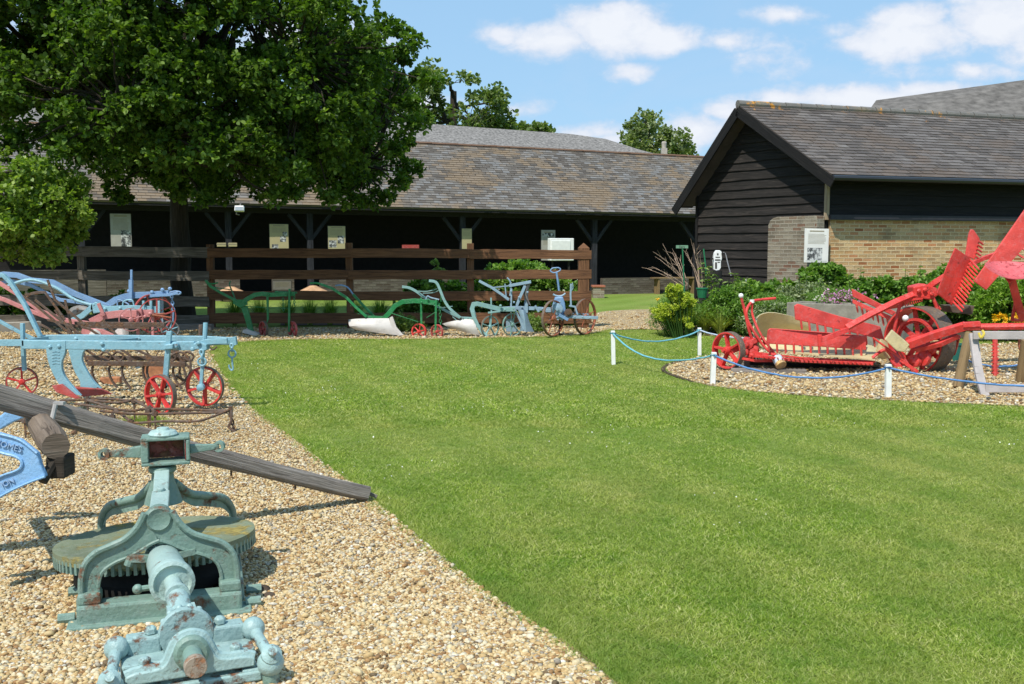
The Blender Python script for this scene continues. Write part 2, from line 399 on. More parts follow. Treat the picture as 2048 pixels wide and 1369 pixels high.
m_brick3 = brickmat('grey_brick', [(0, (.08, .06, .045)), (.4, (.12, .10, .085)), (1, (.17, .15, .12))], (.13, .115, .09))
m_slate = slatemat('slate', [(.12, (.065, .054, .045)), (.32, (.105, .089, .073)), (.46, (.145, .13, .112)), (.6, (.185, .182, .178)), (.74, (.165, .128, .09)), (.9, (.27, .265, .245))], (.20, .14, .08))
m_slate2 = slatemat('dark_slate', [(.15, (.058, .048, .042)), (.4, (.105, .089, .080)), (.65, (.14, .124, .116)), (.9, (.22, .205, .19))], (.11, .08, .06), (.46, .22, .05), (3.9, 4.75))
m_rough = plain('rough_roofing', (.19, .18, .17), .95, .5, 9, 1.0, .1, 14)
m_thatch = plain('grey_thatch', (.135, .125, .115), .95, .4, 3, 1.0, .1, 10)
m_bark = wood('bark', (.022, .018, .013), (.05, .042, .031), (.09, .078, .058), 14, .95, 1.0)
m_blue = paint('light_blue_paint', (.22, .42, .50), .34)
m_blue2 = paint('mid_blue_paint', (.17, .30, .50), .31)
m_blue3 = paint('grey_blue_paint', (.25, .36, .45), .35)
m_teal = paint('pale_green_paint', (.17, .31, .27), .36, rough=.5)
m_gear = paint('green_enamel', (.17, .27, .225), .385, rough=.5, scale=7)
m_gear2 = paint('pale_green_enamel', (.34, .47, .44), .385, rough=.4, scale=9)
m_disc = paint('lichened_iron', (.17, .20, .12), .47, (.24, .19, .05), .7, 4)
m_green = paint('bright_green_paint', (.012, .19, .055), .30)
m_red = paint('red_paint', (.64, .036, .028), .38, (.20, .035, .025), .5, fade=.2)
m_red2 = paint('rust_red_paint', (.42, .06, .05), .40)
m_redf = paint('faded_red_paint', (.66, .058, .048), .35, (.25, .04, .04), .55, fade=.2)
m_orange = paint('orange_brown_paint', (.36, .10, .045), .42)
m_pink = paint('pink_paint', (.52, .20, .19), .36)
m_cream = paint('cream_paint', (.56, .47, .25), .31, (.3, .22, .1), .5)
m_white = paint('off_white_paint', (.60, .56, .53), .34, (.36, .3, .25), .5)
m_rust = paint('rusty_iron', (.10, .062, .042), .5, (.16, .085, .045), .8, 14)
m_tyre = paint('brown_iron_tyre', (.13, .095, .07), .5, (.17, .12, .08), .7, 14)
m_iron = paint('grey_iron', (.20, .19, .18), .42, (.13, .08, .05), .55)
# ---------------------------------------------------------------- ground
def m_lawn():
    m, nt, b = newmat('lawn_soil', .95, .1)
    c = ramp(nt, noise(nt, 26, 8, .75), [(.30, (.05, .09, .012)), (.5, (.155, .235, .035)), (.72, (.28, .34, .09))])
    c = mixc(nt, ramp(nt, noise(nt, .5, 5, .6), [(.4, 0.0), (.65, .5)]), c, (.30, .31, .10))
    c = mixc(nt, ramp(nt, noise(nt, 2.4, 6, .7, off=(3,3,0)), [(.55, 0.0), (.75, .45)]), c, (.13, .22, .025))
    # mowing bands run away from the path
    tc = nd(nt, 'ShaderNodeTexCoord'); wv = nd(nt, 'ShaderNodeTexWave'); wv.inputs['Scale'].default_value = .27; wv.inputs['Distortion'].default_value = 1.6; wv.inputs['Detail'].default_value = 2
    mp = nd(nt, 'ShaderNodeMapping'); mp.inputs['Rotation'].default_value = (0, 0, R(28)); nt.links.new(tc.outputs['Object'], mp.inputs[0]); nt.links.new(mp.outputs[0], wv.inputs[0])
    c = mixc(nt, math_(nt, 'MULTIPLY', wv.outputs['Fac'], .3), c, (.26, .35, .08))
    nt.links.new(c, b.inputs['Base Color']); bump(nt, b, noise(nt, 60, 6, .8), .8, .03); return m
def m_gravel():
    m, nt, b = newmat('gravel_bed', .85, .3); tc = nd(nt, 'ShaderNodeTexCoord')
    def vor(sc, feat='F1'):
        v = nd(nt, 'ShaderNodeTexVoronoi', feature=feat); v.inputs['Scale'].default_value = sc; nt.links.new(tc.outputs['Object'], v.inputs[0]); return v
    v = vor(62); v2 = vor(28); sp = nd(nt, 'ShaderNodeSeparateColor'); nt.links.new(v.outputs['Color'], sp.inputs[0])
    c = ramp(nt, sp.outputs[0], PEB); c = mixc(nt, .5, c, ramp(nt, v.outputs['Distance'], [(0, 1.35), (.45, 1.15), (.8, .5)]), 'MULTIPLY')
    c = mixc(nt, ramp(nt, noise(nt, .9, 6, .7), [(.45, 0.0), (.75, .35)]), c, (.40, .27, .13))
    nt.links.new(c, b.inputs['Base Color'])
    bump(nt, b, math_(nt, 'MULTIPLY', math_(nt, 'ADD', v.outputs['Distance'], math_(nt, 'MULTIPLY', v2.outputs['Distance'], .6)), -1), 1, .02); return m
PEB = [(0, (.12, .085, .045)), (.10, (.30, .16, .06)), (.25, (.43, .29, .125)), (.48, (.52, .385, .19)), (.70, (.58, .465, .27)), (.86, (.63, .55, .39)), (.94, (.22, .19, .15)), (1, (.72, .67, .56))]
M_LAWN = m_lawn(); M_GRAV = m_gravel()
def m_pebble():
    m, nt, b = newmat('pebbles', .7, .35); c = ramp(nt, attr(nt, 'rnd'), PEB)
    c = mixc(nt, .6, c, ramp(nt, noise(nt, 90, 4, .6), [(.3, .6), (.7, 1.3)]), 'MULTIPLY'); nt.links.new(c, b.inputs['Base Color']); return m
M_PEB = m_pebble()
def sheet_z(name, poly, z, mat):
    mb = MB(); mb.add([(p[0], p[1], z) for p in poly], [tuple(range(len(poly)))], None)
    o = mb.build(name, mat); 
    me = o.data
    if me.polygons[0].normal.z < 0: me.flip_normals()
    o['kind'] = 'structure'; return o
mb = MB(); mb.add([(-900, -60, -.05), (900, -60, -.05), (900, 2400, -.05), (-900, 2400, -.05)], [(0,1,2,3)])
o = mb.build('ground', M_LAWN); o['kind'] = 'structure'
lawn_xy = [(-45, -4), (45, -4), (45, 60), (-45, 60)]
sheet_z('lawn', lawn_xy, 0, M_LAWN)
def gp(l): return [G(*q).xy for q in l]
edgeL = spline([Vector((*G(*q).xy, 0)) for q in [(1330,1500),(1240,1385),(1130,1295),(1060,1245),(970,1185),(870,1105),(780,1030),(745,1000),(650,930),(585,878),(520,830),(480,795),(452,760),(432,725),(425,696),(470,687),(560,682),(700,680),(850,680),(1000,677),(1120,674),(1195,667),(1215,660)]], 6)
backL = [Vector((*G(*q).xy, 0)) for q in [(1190,652),(900,655),(430,657),(100,655),(-200,655)]]
nearL = [Vector((-14, 13, 0)), Vector((-9, -1, 0)), Vector((1.2, -1, 0))]
polyL = [p.xy for p in edgeL + backL + nearL]
def jitter(poly, a):      # ragged grass edge
    out = []
    for i, p in enumerate(poly):
        q = poly[(i+1) % len(poly)]; n = max(1, min(60, int((Vector(q)-Vector(p)).length / .09)))
        for k in range(n):
            r = Vector(p).lerp(Vector(q), k / n); out.append((r.x + random.uniform(-a, a), r.y + random.uniform(-a, a)))
    return out
sheet_z('gravel_bed', jitter(polyL, .035), .006, M_GRAV)
circ = spline([Vector((*G(*q).xy, 0)) for q in [(1480,700),(1400,716),(1345,728),(1335,742),(1360,757),(1420,772),(1520,785),(1650,795),(1780,802),(1900,808),(2048,814),(2400,825)]], 5)
polyR = [p.xy for p in circ] + gp([(2500,700),(2300,684),(2048,688),(1950,690),(1700,692),(1600,694)])
sheet_z('gravel_circle', jitter(polyR, .02), .006, M_GRAV)
path_top = spline([Vector((*G(*q).xy, 0)) for q in [(1150,655),(1186,630),(1230,622),(1330,620),(1440,628)]], 4)
path_bot = spline([Vector((*G(*q).xy, 0)) for q in [(1800,690),(1600,688),(1480,680),(1400,670),(1300,660),(1215,662),(1150,668)]], 4)
polyP = [p.xy for p in path_top] + gp([(1600,640),(1800,672)]) + [p.xy for p in path_bot]
sheet_z('gravel_path', jitter(polyP, .02), .010, M_GRAV)
bedpoly = gp([(1325,660),(1400,668),(1480,677),(1600,683),(1800,686),(2100,668),(2500,660)]) + [(14, 24), (6.3, 20.2), (4.6, 23.4), (3.6, 23.0)] 
m_soil = plain('soil', (.075, .055, .04), .95, .5, 9, 1.0, .1, 30)
sheet_z('flower_bed', jitter(bedpoly, .02), .014, m_soil)
sheet_z('border_bed', jitter(gp([(560,652),(1172,650),(1185,634),(1000,632),(560,634)]), .03), .010, m_soil)
sheet_z('barn_apron', gp([(-400,606),(500,600),(1400,586),(1400,578),(1000,560),(-400,570)]), .018, plain('apron_dirt', (.36, .31, .24), .95, .25, 5, .6))

def inpoly(P, poly):
    x, y = P[:,0], P[:,1]; ins = np.zeros(len(P), bool); n = len(poly)
    for i in range(n):
        x1, y1 = poly[i]; x2, y2 = poly[(i+1) % n]
        if y1 == y2: continue
        c = ((y1 > y) != (y2 > y)) & (x < (x2 - x1) * (y - y1) / (y2 - y1) + x1); ins ^= c
    return ins
def view_pts(n, y0, y1, power, pad=.15):      # ground points in view, thinning with distance
    u = rng.random(n); k = 1.0001 - power
    Y = (y0**k + u * (y1**k - y0**k)) ** (1/k); X = (rng.random(n) * 2 - 1) * (.53 * Y + pad)
    return np.stack([X, Y], 1)
pL = [tuple(p) for p in polyL]; pR = [tuple(p) for p in polyR]; pP = [tuple(p) for p in polyP]
def pebbles(name, P, size, label=None):
    t = (1 + 5 ** .5) / 2
    iv = np.array([(-1,t,0),(1,t,0),(-1,-t,0),(1,-t,0),(0,-1,t),(0,1,t),(0,-1,-t),(0,1,-t),(t,0,-1),(t,0,1),(-t,0,-1),(-t,0,1)], float); iv /= np.linalg.norm(iv[0])
    it = np.array([(0,11,5),(0,5,1),(0,1,7),(0,7,10),(0,10,11),(1,5,9),(5,11,4),(11,10,2),(10,7,6),(7,1,8),(3,9,4),(3,4,2),(3,2,6),(3,6,8),(3,8,9),(4,9,5),(2,4,11),(6,2,10),(8,6,7),(9,8,1)])
    n = len(P); s = size * rng.lognormal(0, .31, n) ; sc = np.stack([s * rng.uniform(.8,1.35,n), s * rng.uniform(.7,1.1,n), s * rng.uniform(.4,.75,n)], 1)
    v = iv[None] * (1 + rng.normal(0, .13, (n, 12, 1))) * sc[:, None]
    a = rng.uniform(0, 2*np.pi, n); tl = rng.normal(0, .45, n); ca, sa, ct, st = np.cos(a), np.sin(a), np.cos(tl), np.sin(tl)
    x = v[...,0]; y = v[...,1]*ct[:,None] - v[...,2]*st[:,None]; z = v[...,1]*st[:,None] + v[...,2]*ct[:,None]
    V = np.stack([x*ca[:,None]-y*sa[:,None] + P[:,:1], x*sa[:,None]+y*ca[:,None] + P[:,1:2], z + (s * rng.uniform(.15, .75, n) + .006)[:,None]], 2).reshape(-1, 3)
    Fc = (it[None] + (np.arange(n) * 12)[:, None, None]).reshape(-1, 3)
    o = np_mesh(name, V, Fc, M_PEB, None, np.repeat(rng.random(n), 20), True); tagp(o, None, None, None, 'stuff'); return o
P1 = view_pts(500000, 2.9, 10.5, 1.8, .5); P1 = P1[inpoly(P1, pL)]
o = pebbles('gravel', P1, .0070); tagp(o, 'loose pale yellow and tan gravel under the farm machinery', 'gravel')
P2 = view_pts(70000, 9.5, 19.5, 1.0); P3 = view_pts(26000, 17, 24, .5); P2 = np.concatenate([P2, P3]); P2 = P2[inpoly(P2, pL) | inpoly(P2, pR) | inpoly(P2, pP)]
o = pebbles('coarse_gravel', P2, .013); tagp(o, 'sunlit tan gravel strips around the ploughs and under the red reaper', 'gravel')
def blades(name, P, hgt, wid, mat, per=5, spread=.03, lean=.5):
    n = len(P); N = n * per; base = np.repeat(P, per, 0) + rng.normal(0, spread, (N, 2)); h = hgt * rng.uniform(.5, 1.3, N); w = wid * rng.uniform(.7, 1.4, N) * np.repeat(1 + 0 * P[:,0], per)
    a = rng.uniform(0, 2*np.pi, N); ln = rng.normal(0, lean, (N, 2)) * h[:,None]
    z0 = np.full(N, .002); dx, dy = np.cos(a) * w, np.sin(a) * w
    v = np.stack([np.stack([base[:,0]-dx, base[:,1]-dy, z0], 1), np.stack([base[:,0]+dx, base[:,1]+dy, z0], 1), np.stack([base[:,0]+ln[:,0], base[:,1]+ln[:,1], h], 1)], 1).reshape(-1, 3)
    return v, np.arange(N * 3).reshape(-1, 3), rng.random(N)
def m_blades():
    m, nt, b = newmat('grass_blades', .6, .25)
    c = ramp(nt, attr(nt, 'rnd'), [(0, (.065, .12, .01)), (.4, (.235, .355, .035)), (.75, (.41, .49, .085)), (1, (.72, .69, .36))])
    c = mixc(nt, ramp(nt, noise(nt, .45, 6, .65), [(.42, 0.0), (.62, .6)]), c, (.44, .42, .15))
    c = mixc(nt, ramp(nt, noise(nt, 1.9, 6, .7, off=(3,3,0)), [(.50, 0.0), (.68, .6)]), c, (.11, .25, .02))
    tc = nd(nt, 'ShaderNodeTexCoord'); wv = nd(nt, 'ShaderNodeTexWave'); wv.inputs['Scale'].default_value = .42; wv.inputs['Distortion'].default_value = 3.0; wv.inputs['Detail'].default_value = 3; wv.inputs['Detail Scale'].default_value = 2
    mp = nd(nt, 'ShaderNodeMapping'); mp.inputs['Rotation'].default_value = (0, 0, R(-23)); nt.links.new(tc.outputs['Object'], mp.inputs[0]); nt.links.new(mp.outputs[0], wv.inputs[0])
    c = mixc(nt, ramp(nt, wv.outputs['Fac'], [(.3, 0.0), (.75, .3)]), c, (.14, .25, .028))
    nt.links.new(c, b.inputs['Base Color']); tr = nd(nt, 'ShaderNodeBsdfTranslucent'); nt.links.new(mixc(nt, 1.0, c, (1.3, 1.4, .5), 'MULTIPLY'), tr.inputs[0])
    ms = nd(nt, 'ShaderNodeMixShader'); ms.inputs[0].default_value = .38; nt.links.new(b.outputs[0], ms.inputs[1]); nt.links.new(tr.outputs[0], ms.inputs[2]); nt.links.new(ms.outputs[0], nt.nodes['Material Output'].inputs[0]); return m
m_blade = m_blades()
def on_lawn(P): return ~(inpoly(P, pL) | inpoly(P, pR) | inpoly(P, pP) | inpoly(P, [tuple(p) for p in bedpoly]))
g1 = view_pts(190000, 2.9, 9, 1.8, 1.1); g1 = g1[on_lawn(g1)]; v1 = blades('g', g1, .017, .0022, None, 6, .018, 1.1)
g2 = view_pts(105000, 8.5, 19, .9, 1.4); g2 = g2[on_lawn(g2)]; v2 = blades('g', g2, .020, .0050, None, 4, .04, 1.1)
# longer tufts along the gravel edge
eg = np.array([[p.x, p.y] for p in edgeL]); idx = rng.integers(0, len(eg)-1, 9000); tt = rng.random((9000,1)); ep = eg[idx]*(1-tt)+eg[idx+1]*tt + rng.normal(0, .045, (9000,2)) + np.array([[.03,.012]])
v3 = blades('g', ep, .026, .0024, None, 4, .015, .9)
VV = np.concatenate([v1[0], v2[0], v3[0]]); FF = np.concatenate([v1[1], v2[1] + len(v1[0]), v3[1] + len(v1[0]) + len(v2[0])]); RR = np.concatenate([v1[2], v2[2], v3[2]])
o = np_mesh('grass', VV, FF, m_blade, None, RR); tagp(o, 'short mown green lawn grass in the middle of the yard', 'grass', None, 'stuff')
dz = view_pts(1700, 4.6, 18, .7); dz = dz[on_lawn(dz)]
def daisies(P):
    n = len(P); k = 6; a = np.arange(k) * 2*np.pi/k; r = rng.uniform(.003, .006, n); z = rng.uniform(.02, .035, n)
    v = np.stack([P[:,:1] + r[:,None]*np.cos(a), P[:,1:2] + r[:,None]*np.sin(a), np.repeat(z[:,None], k, 1) + rng.normal(0,.003,(n,k))], 2).reshape(-1, 3)
    return v, np.arange(n*k).reshape(-1, k)
cl = rng.random((90, 2)) * np.array([[11, 13]]) + np.array([[-3.5, 4.5]]); dd = dz[(np.min(np.linalg.norm(dz[:,None]-cl[None], axis=2), 1) < .40)]
dv, df = daisies(dd); o = np_mesh('daisy', dv, df, plain('petal_white', (.8, .8, .74), .6, .05), None, rng.random(len(df))); o.name = 'daisies'; tagp(o, 'tiny white daisies scattered over the lawn', 'daisies', None, 'stuff')
# edging boards
t = thing('lawn_edging', 'brown timber edging strip between gravel and lawn at the near edge', 'edging', G(1150,1318))
mb = MB(); E = [G(*q) for q in [(1112,1283),(1150,1312),(1185,1342),(1225,1375),(1260,1410)]]
for a, b in zip(E, E[1:]): mb.beam(a + Vector((.012,0,-.008)), b + Vector((.012,0,-.008)), .022, .04)
mb.build('board', m_log, t)
t = thing('lawn_edging', 'curved dark edging around the tip of the round gravel bed', 'edging', G(1332,740))
mb = MB(); E = spline([G(*q) for q in [(1380,721),(1340,729),(1326,741),(1345,752),(1385,765)]], 4)
for a, b in zip(E, E[1:]): mb.beam(a + Vector((0,0,.004)), b + Vector((0,0,.004)), .05, .02)
mb.build('board', m_soil, t)

# ---------------------------------------------------------------- roofs of real slates
def slates(mb, A, B, C, D, sw, sh, th=.012, rag=.004, drop=None):
    # A,B eave left/right; D,C ridge left/right
    A, B, C, D = map(Vector, (A, B, C, D)); n = (B - A).cross(D - A).normalized()
    if n.z < 0: n = -n
    rows = int(((D - A).length) / sh); 
    for i in range(rows + 1):
        v0 = i / (rows + 1); v1 = (i + 1.18) / (rows + 1)
        L0, R0_ = A.lerp(D, v0), B.lerp(C, v0); L1, R1_ = A.lerp(D, min(v1,1)), B.lerp(C, min(v1,1))
        cols = int((R0_ - L0).length / sw); off = .5 * (i % 2)
        for j in range(-1, cols + 1):
            u0 = max(0, (j + off + random.uniform(-.03,.03)) / cols); u1 = min(1, (j + 1 + off + random.uniform(-.03,.01)) / cols)
            if u1 - u0 < .1 / cols: continue
            lift = random.uniform(0, rag); dn = random.uniform(-.1, .06) * sh * (random.random() < .3)
            up = (D - A).normalized() * dn; gap = .004
            p = [L0.lerp(R0_, u0) + up + n*(th*1.6+lift), L0.lerp(R0_, u1) + up + n*(th*1.6+lift*random.random()), L1.lerp(R1_, u1) + n*.002, L1.lerp(R1_, u0) + n*.002]
            g = (p[1]-p[0]).normalized() * gap; p[0] += g; p[3] += g; p[1] -= g; p[2] -= g
            q = [k - n * th for k in p[:2]]
            r = random.random()
            mb.add([p[0], p[1], p[2], p[3], q[0], q[1]], [(0,1,2,3), (4,5,1,0), (0,3,4), (1,5,2)], None, max(r, .001))
def slab(mb, A, B, C, D, th):
    A, B, C, D = map(Vector, (A, B, C, D)); n = (B - A).cross(D - A).normalized()
    if n.z < 0: n = -n
    mb.hexa([q - n*th for q in (A, B, C, D)] + [A, B, C, D])

# ---------------------------------------------------------------- open fronted slate roofed shed
SA, SB = G(500,601), G(1200,589); sd = (SB - SA).normalized(); sn = Vector((sd.y, -sd.x, 0))   # sn toward camera
base_p = SA
def SH_(px, py, back=0.0): return PH(px, py, base_p - sn * back, sd)
t = shed = thing('open_shed', 'long open fronted black timber shed with a mottled slate roof behind the fence', 'shed', SA)
EL, ER = SH_(-160, 393, -.55), SH_(1560, 433, -.55)
zl = (EL.z + ER.z) / 2
RL, RR_ = SH_(-170, 235, 3.4), SH_(1500, 319, 3.4)
EL, ER, RL, RR_ = [Vector(v) for v in (EL, ER, RL, RR_)]
mb = MB(); slates(mb, EL, ER, RR_, RL, .25, .165); slab(mb, EL, ER, RR_, RL, .05)
roof = mb.build('roof', m_slate, t)
mb = MB(); k = 60
for i in range(k):
    a, b = RL.lerp(RR_, i/k), RL.lerp(RR_, (i+.97)/k); mb.beam(a + Vector((0,0,.0)), b + Vector((0,0,random.uniform(-.01,.01))), .26, .05)
mb.build('ridge_tile', slatemat('ridge_tiles', [(0, (.22, .11, .07)), (.5, (.30, .2, .14)), (1, (.3, .28, .26))], (.3, .16, .09)), roof)
# rear slope, back wall, floor-to-eave gable on the right
back = lambda p, d: Vector(p) - sn * d
mb = MB(); slab(mb, back(RL,.1), back(RR_,.1), back(ER,8.0), back(EL,8.0), .05); mb.build('rear_roof', m_rough, t)
wl, wr = back(Vector((EL.x, EL.y, 0)), 5.0), back(Vector((ER.x, ER.y, 0)), 5.0)
mb = MB(); hw = 3.6
for i in range(15): 
    z0 = i * .24; mb.beam(wl + Vector((0,0,z0+.12)), wr + Vector((0,0,z0+.12)), .03, .25)
mb.build('back_wall', m_dark, t)
mb = MB(); mb.beam(Vector((EL.x,EL.y,EL.z-.13)) - sn*.55, Vector((ER.x,ER.y,ER.z-.13)) - sn*.55, .16, .2); mb.build('wall_plate', m_dark, t)
mb = MB()
for a,b in ((Vector((EL.x,EL.y,EL.z-.05)),Vector((ER.x,ER.y,ER.z-.05))),): mb.beam(a-sn*.05, b-sn*.05, .03, .10)
mb.build('fascia', m_dark, t)
posts = [-60, 168, 460, 622, 925, 1187, 1391]
for px in posts:
    b0 = SH_(px, 597 - (px-500)*.0172); b0.z = 0; tp = SH_(px, 410); h = EL.lerp(ER, min(1, max(0, (px+160)/1720))).z - .2
    mb = MB(); mb.beam(b0, b0 + Vector((0,0,h)), .17, .17, sd)
    for s in (-1, 1): mb.beam(b0 + Vector((0,0,h-.75)) + sd*(s*.05), b0 + Vector((0,0,h-.02)) + sd*(s*.62), .10, .10, sn)
    p = mb.build('post', wood('shed_post', (.012,.012,.014), (.03,.032,.04), (.07,.07,.075), 20), t)
    if px in (460, 622):
        pb = MB(); pb.lathe(b0 + sn*.45, (0,0,1), [(.22,0),(.22,.22),(.42,.23),(.42,.26),(.22,.36),(.10,.42),(.0001,.43)], 14); pb.build('post_base', m_brick3 if False else plain('sunlit_plinth', (.50,.30,.17), .9, .3, 6, .5), p)  # tan cone puts the sunlit spot on the plinth into shape and colour
def lowwall(px0, px1, top, th=.23, mat=m_brick3, back_=0.0, name='low_wall', parent=None):
    a, b = SH_(px0, 600, back_), SH_(px1, 600, back_); a.z = b.z = 0; z = SH_((px0+px1)/2, top, back_).z
    mb = MB(); mb.beam(a + Vector((0,0,z/2)), b + Vector((0,0,z/2)), th, z, (0,0,1)); return mb.build(name, mat, parent or shed)
lowwall(1203, 1384, 556); lowwall(640, 905, 559, .23, m_brick3, .0); lowwall(545, 588, 556); lowwall(215, 480, 556, .23, m_brick3)
lowwall(-150, 214, 541, .1, m_oldfence, 0, 'board_partition')
mb = MB()
for i in range(7): 
    a = SH_(648+i*6, 590, .6); a.z=0; mb.box(a + Vector((0,0,.28)), (.05,.03,.56))
mb.build('slatted_gate', plain('pinkish_slats', (.30,.15,.10), .8, .3), shed)
# building behind with the rough grey roof
t = thing('rear_barn', 'barn with a rough grey roof rising just above the long slate roof', 'barn', G(1000,580))
bl, br = SH_(-120, 262, 7.5), SH_(1560, 322, 7.5); tl, tr = SH_(560, 226, 12), SH_(1192, 277, 12)
tl2 = SH_(300, 214, 12)
mb = MB(); P = lambda a: Vector(a)
g0 = [bl.lerp(br, i/24) for i in range(25)]
def topat(i):
    f = i/24; px = -120 + 1680*f
    if px < 1190: q = SH_(px, 277 + (px-1192)*.070, 12)
    else:
        w = min(1, (px-1190)/150); q = SH_(px, 277+w*47, 12 - 3*w)
    return q
bl.z -= 1.0; br.z -= 1.0
g0 = [bl.lerp(br, i/24) for i in range(25)]; g1_ = [topat(i) for i in range(25)]
mb.sheet([g0, [a.lerp(b,.5) for a,b in zip(g0,g1_)], g1_], .12); mb.build('roof', m_rough, t)
mb = MB(); a, b = Vector((bl.x,bl.y,0)) - sn*.6, Vector((br.x,br.y,0)) - sn*.6; mb.beam(a + Vector((0,0,1.6)), b + Vector((0,0,1.6)), .2, 3.2, (0,0,1)); mb.build('wall', m_dark, t)
t = thing('chimney', 'slim pale chimney stub showing above the roofs beside the far bushy tree', 'chimney', W(1328,560,50))
c = W(1328,306,46); mb = MB(); mb.box(c + Vector((0,0,-1.5)), (.26,.26,3.4)); mb.build('stack', plain('pale_stone', (.4,.36,.3)), t); mb = MB(); mb.lathe(c + Vector((0,0,.2)), (0,0,1), [(.1,0),(.12,.25),(.09,.3)], 10); mb.build('pot', plain('pale_stone', (.4,.36,.3)), t)

# ---------------------------------------------------------------- right hand weatherboarded barn
BC = Vector((6.24, 20.0, 0)); gd = Vector((-.534, .846, 0)).normalized(); ld = Vector((.95, .312, 0)).normalized()
gn = Vector((-gd.y, gd.x, 0))                     # gable outward normal
if gn.dot(ld) > 0: gn = -gn
ln_ = Vector((ld.y, -ld.x, 0))                    # long wall normal toward camera
rk = BC - ld * .42
Pk, Rr, Ll = PH(1475, 210, rk, gd), PH(1663, 350, rk, gd), PH(1350, 410, rk, gd)
LEN = 13.0
t = rbarn = thing('weatherboarded_barn', 'black weatherboarded barn with a lichened slate roof above a brick wall on the right', 'barn', BC)
mb = MB()
slates(mb, Rr, Rr + ld*LEN, Pk + ld*LEN, Pk, .30, .135, .010, .004); slab(mb, Rr, Rr + ld*LEN, Pk + ld*LEN, Pk, .05)
roof = mb.build('roof', m_slate2, t)
mb = MB(); slab(mb, Ll + ld*LEN, Ll, Pk, Pk + ld*LEN, .05); mb.build('rear_roof', m_slate2, t)
mb = MB()
for i in range(34):
    a = Pk + ld*(i*.385) + Vector((0,0,.015)); b = a + ld*.37; mb.tube([a, b], [.085,.078], 10)
mb.build('ridge_tile', slatemat('lichened_ridge', [(.1, (.12,.11,.10)), (.5, (.22,.21,.19)), (.9, (.34,.33,.28))], (.25,.2,.12), (.55,.25,.03), (3.9,4.75)), roof)
# rakes
nr = (Pk - Rr).normalized(); nl = (Pk - Ll).normalized()
mb = MB(); mb.beam(Rr + Vector((0,0,-.13)) - nr*.05, Pk + Vector((0,0,-.13)), .035, .2, (0,0,1)); mb.beam(Ll + Vector((0,0,-.13)) - nl*.05, Pk + Vector((0,0,-.13)), .035, .2, (0,0,1))
mb.build('barge_board', m_black, t)
mb = MB()   # soffit
for e in (Rr, Ll):
    mb.hexa([e + Vector((0,0,-.07)), Pk + Vector((0,0,-.07)), Pk + ld*.45 + Vector((0,0,-.07)), e + ld*.45 + Vector((0,0,-.07)), e + Vector((0,0,-.055)), Pk + Vector((0,0,-.055)), Pk + ld*.45 + Vector((0,0,-.055)), e + ld*.45 + Vector((0,0,-.055))])
mb.build('soffit', m_dark, t)
# gable boards
GL = PH(1396, 500, BC, gd); tl_len = (GL - BC).xy.length; pk_t = (Pk - rk).dot(gd); 
zr, zp, zl_ = Rr.z, Pk.z, Ll.z; tr_t, tl_t = (Rr - rk).dot(gd), (Ll - rk).dot(gd)
def roofz(s): return (zp + (zr - zp) * (s - pk_t) / (tr_t - pk_t) if s < pk_t else zp + (zl_ - zp) * (s - pk_t) / (tl_t - pk_t)) - .07
mb = MB(); z = .25; bh = .185; yy = 0
while z < zp - .1:
    h = bh * random.uniform(.9, 1.12); ss = np.linspace(0, tl_len, 13)
    inside = [s for s in ss if roofz(s) > z + .05]
    if len(inside) > 1:
        s0, s1 = inside[0], inside[-1]
        # refine ends along the rake
        def fine(sa, sb):
            for _ in range(12):
                m_ = (sa + sb)/2
                if roofz(m_) > z + .05: sa = m_
                else: sb = m_
            return sa
        if s0 > 0: s0 = fine(s0, s0 - tl_len/12)
        if s1 < tl_len: s1 = fine(s1, s1 + tl_len/12)
        K = 9; wv = [random.uniform(-.009, .009) for _ in range(K+1)]; top = []; bot = []
        for k in range(K+1):
            s = s0 + (s1 - s0)*k/K; zt = min(z + h, roofz(s) + .02)
            bot.append(BC + gd*s + gn*.035 + Vector((0,0,z + wv[k]))); top.append(BC + gd*s + gn*.006 + Vector((0,0,max(zt, z + .03))))
        if random.random() < .4:
            pass
        n_ = len(bot); vs = bot + top + [p - gn*.022 for p in bot] + [p - gn*.004 for p in top]; fs = []; uv = []
        for k in range(K):
            L0, L1 = k*(s1-s0)/K, (k+1)*(s1-s0)/K
            fs += [(k, k+1, n_+k+1, n_+k), (2*n_+k, 2*n_+k+1, k+1, k)]
            uv += [[(L0+yy,0),(L1+yy,0),(L1+yy,h),(L0+yy,h)], [(L0,0),(L1,0),(L1,.02),(L0,.02)]]
        mb.add(vs, fs, uv)
    z += h; yy += 3.7
mb.build('gable_boards', wood('gable_black', (.012,.011,.010), (.03,.026,.024), (.075,.06,.05), 16, .8, .6), t)
mb = MB(); mb.prism([BC + Vector((0,0,0)), BC + gd*tl_len, BC + gd*tl_len + Vector((0,0,roofz(tl_len))), BC + gd*pk_t + Vector((0,0,roofz(pk_t)-.02)), BC + Vector((0,0,roofz(0)))], -gn*.08); mb.build('gable_wall', m_dark, t)
mb = MB(); mb.beam(BC + gd*(tl_len+.02) + gn*.03 + Vector((0,0,.1)), BC + gd*(tl_len+.02) + gn*.03 + Vector((0,0,roofz(tl_len)+.0)), .04, .07, gd); mb.build('corner_board', m_black, t)
zbeam = W(1700, 441, 20.3).z
mb = MB(); mb.beam(BC + gn*.03 - gd*.03 + Vector((0,0,zbeam)), BC + gn*.03 - gd*.03 + Vector((0,0,roofz(0))), .07, .08, ln_); mb.build('corner_board', wood('sunlit_post', (.2,.14,.08), (.42,.33,.22), (.5,.42,.3), 12), t)
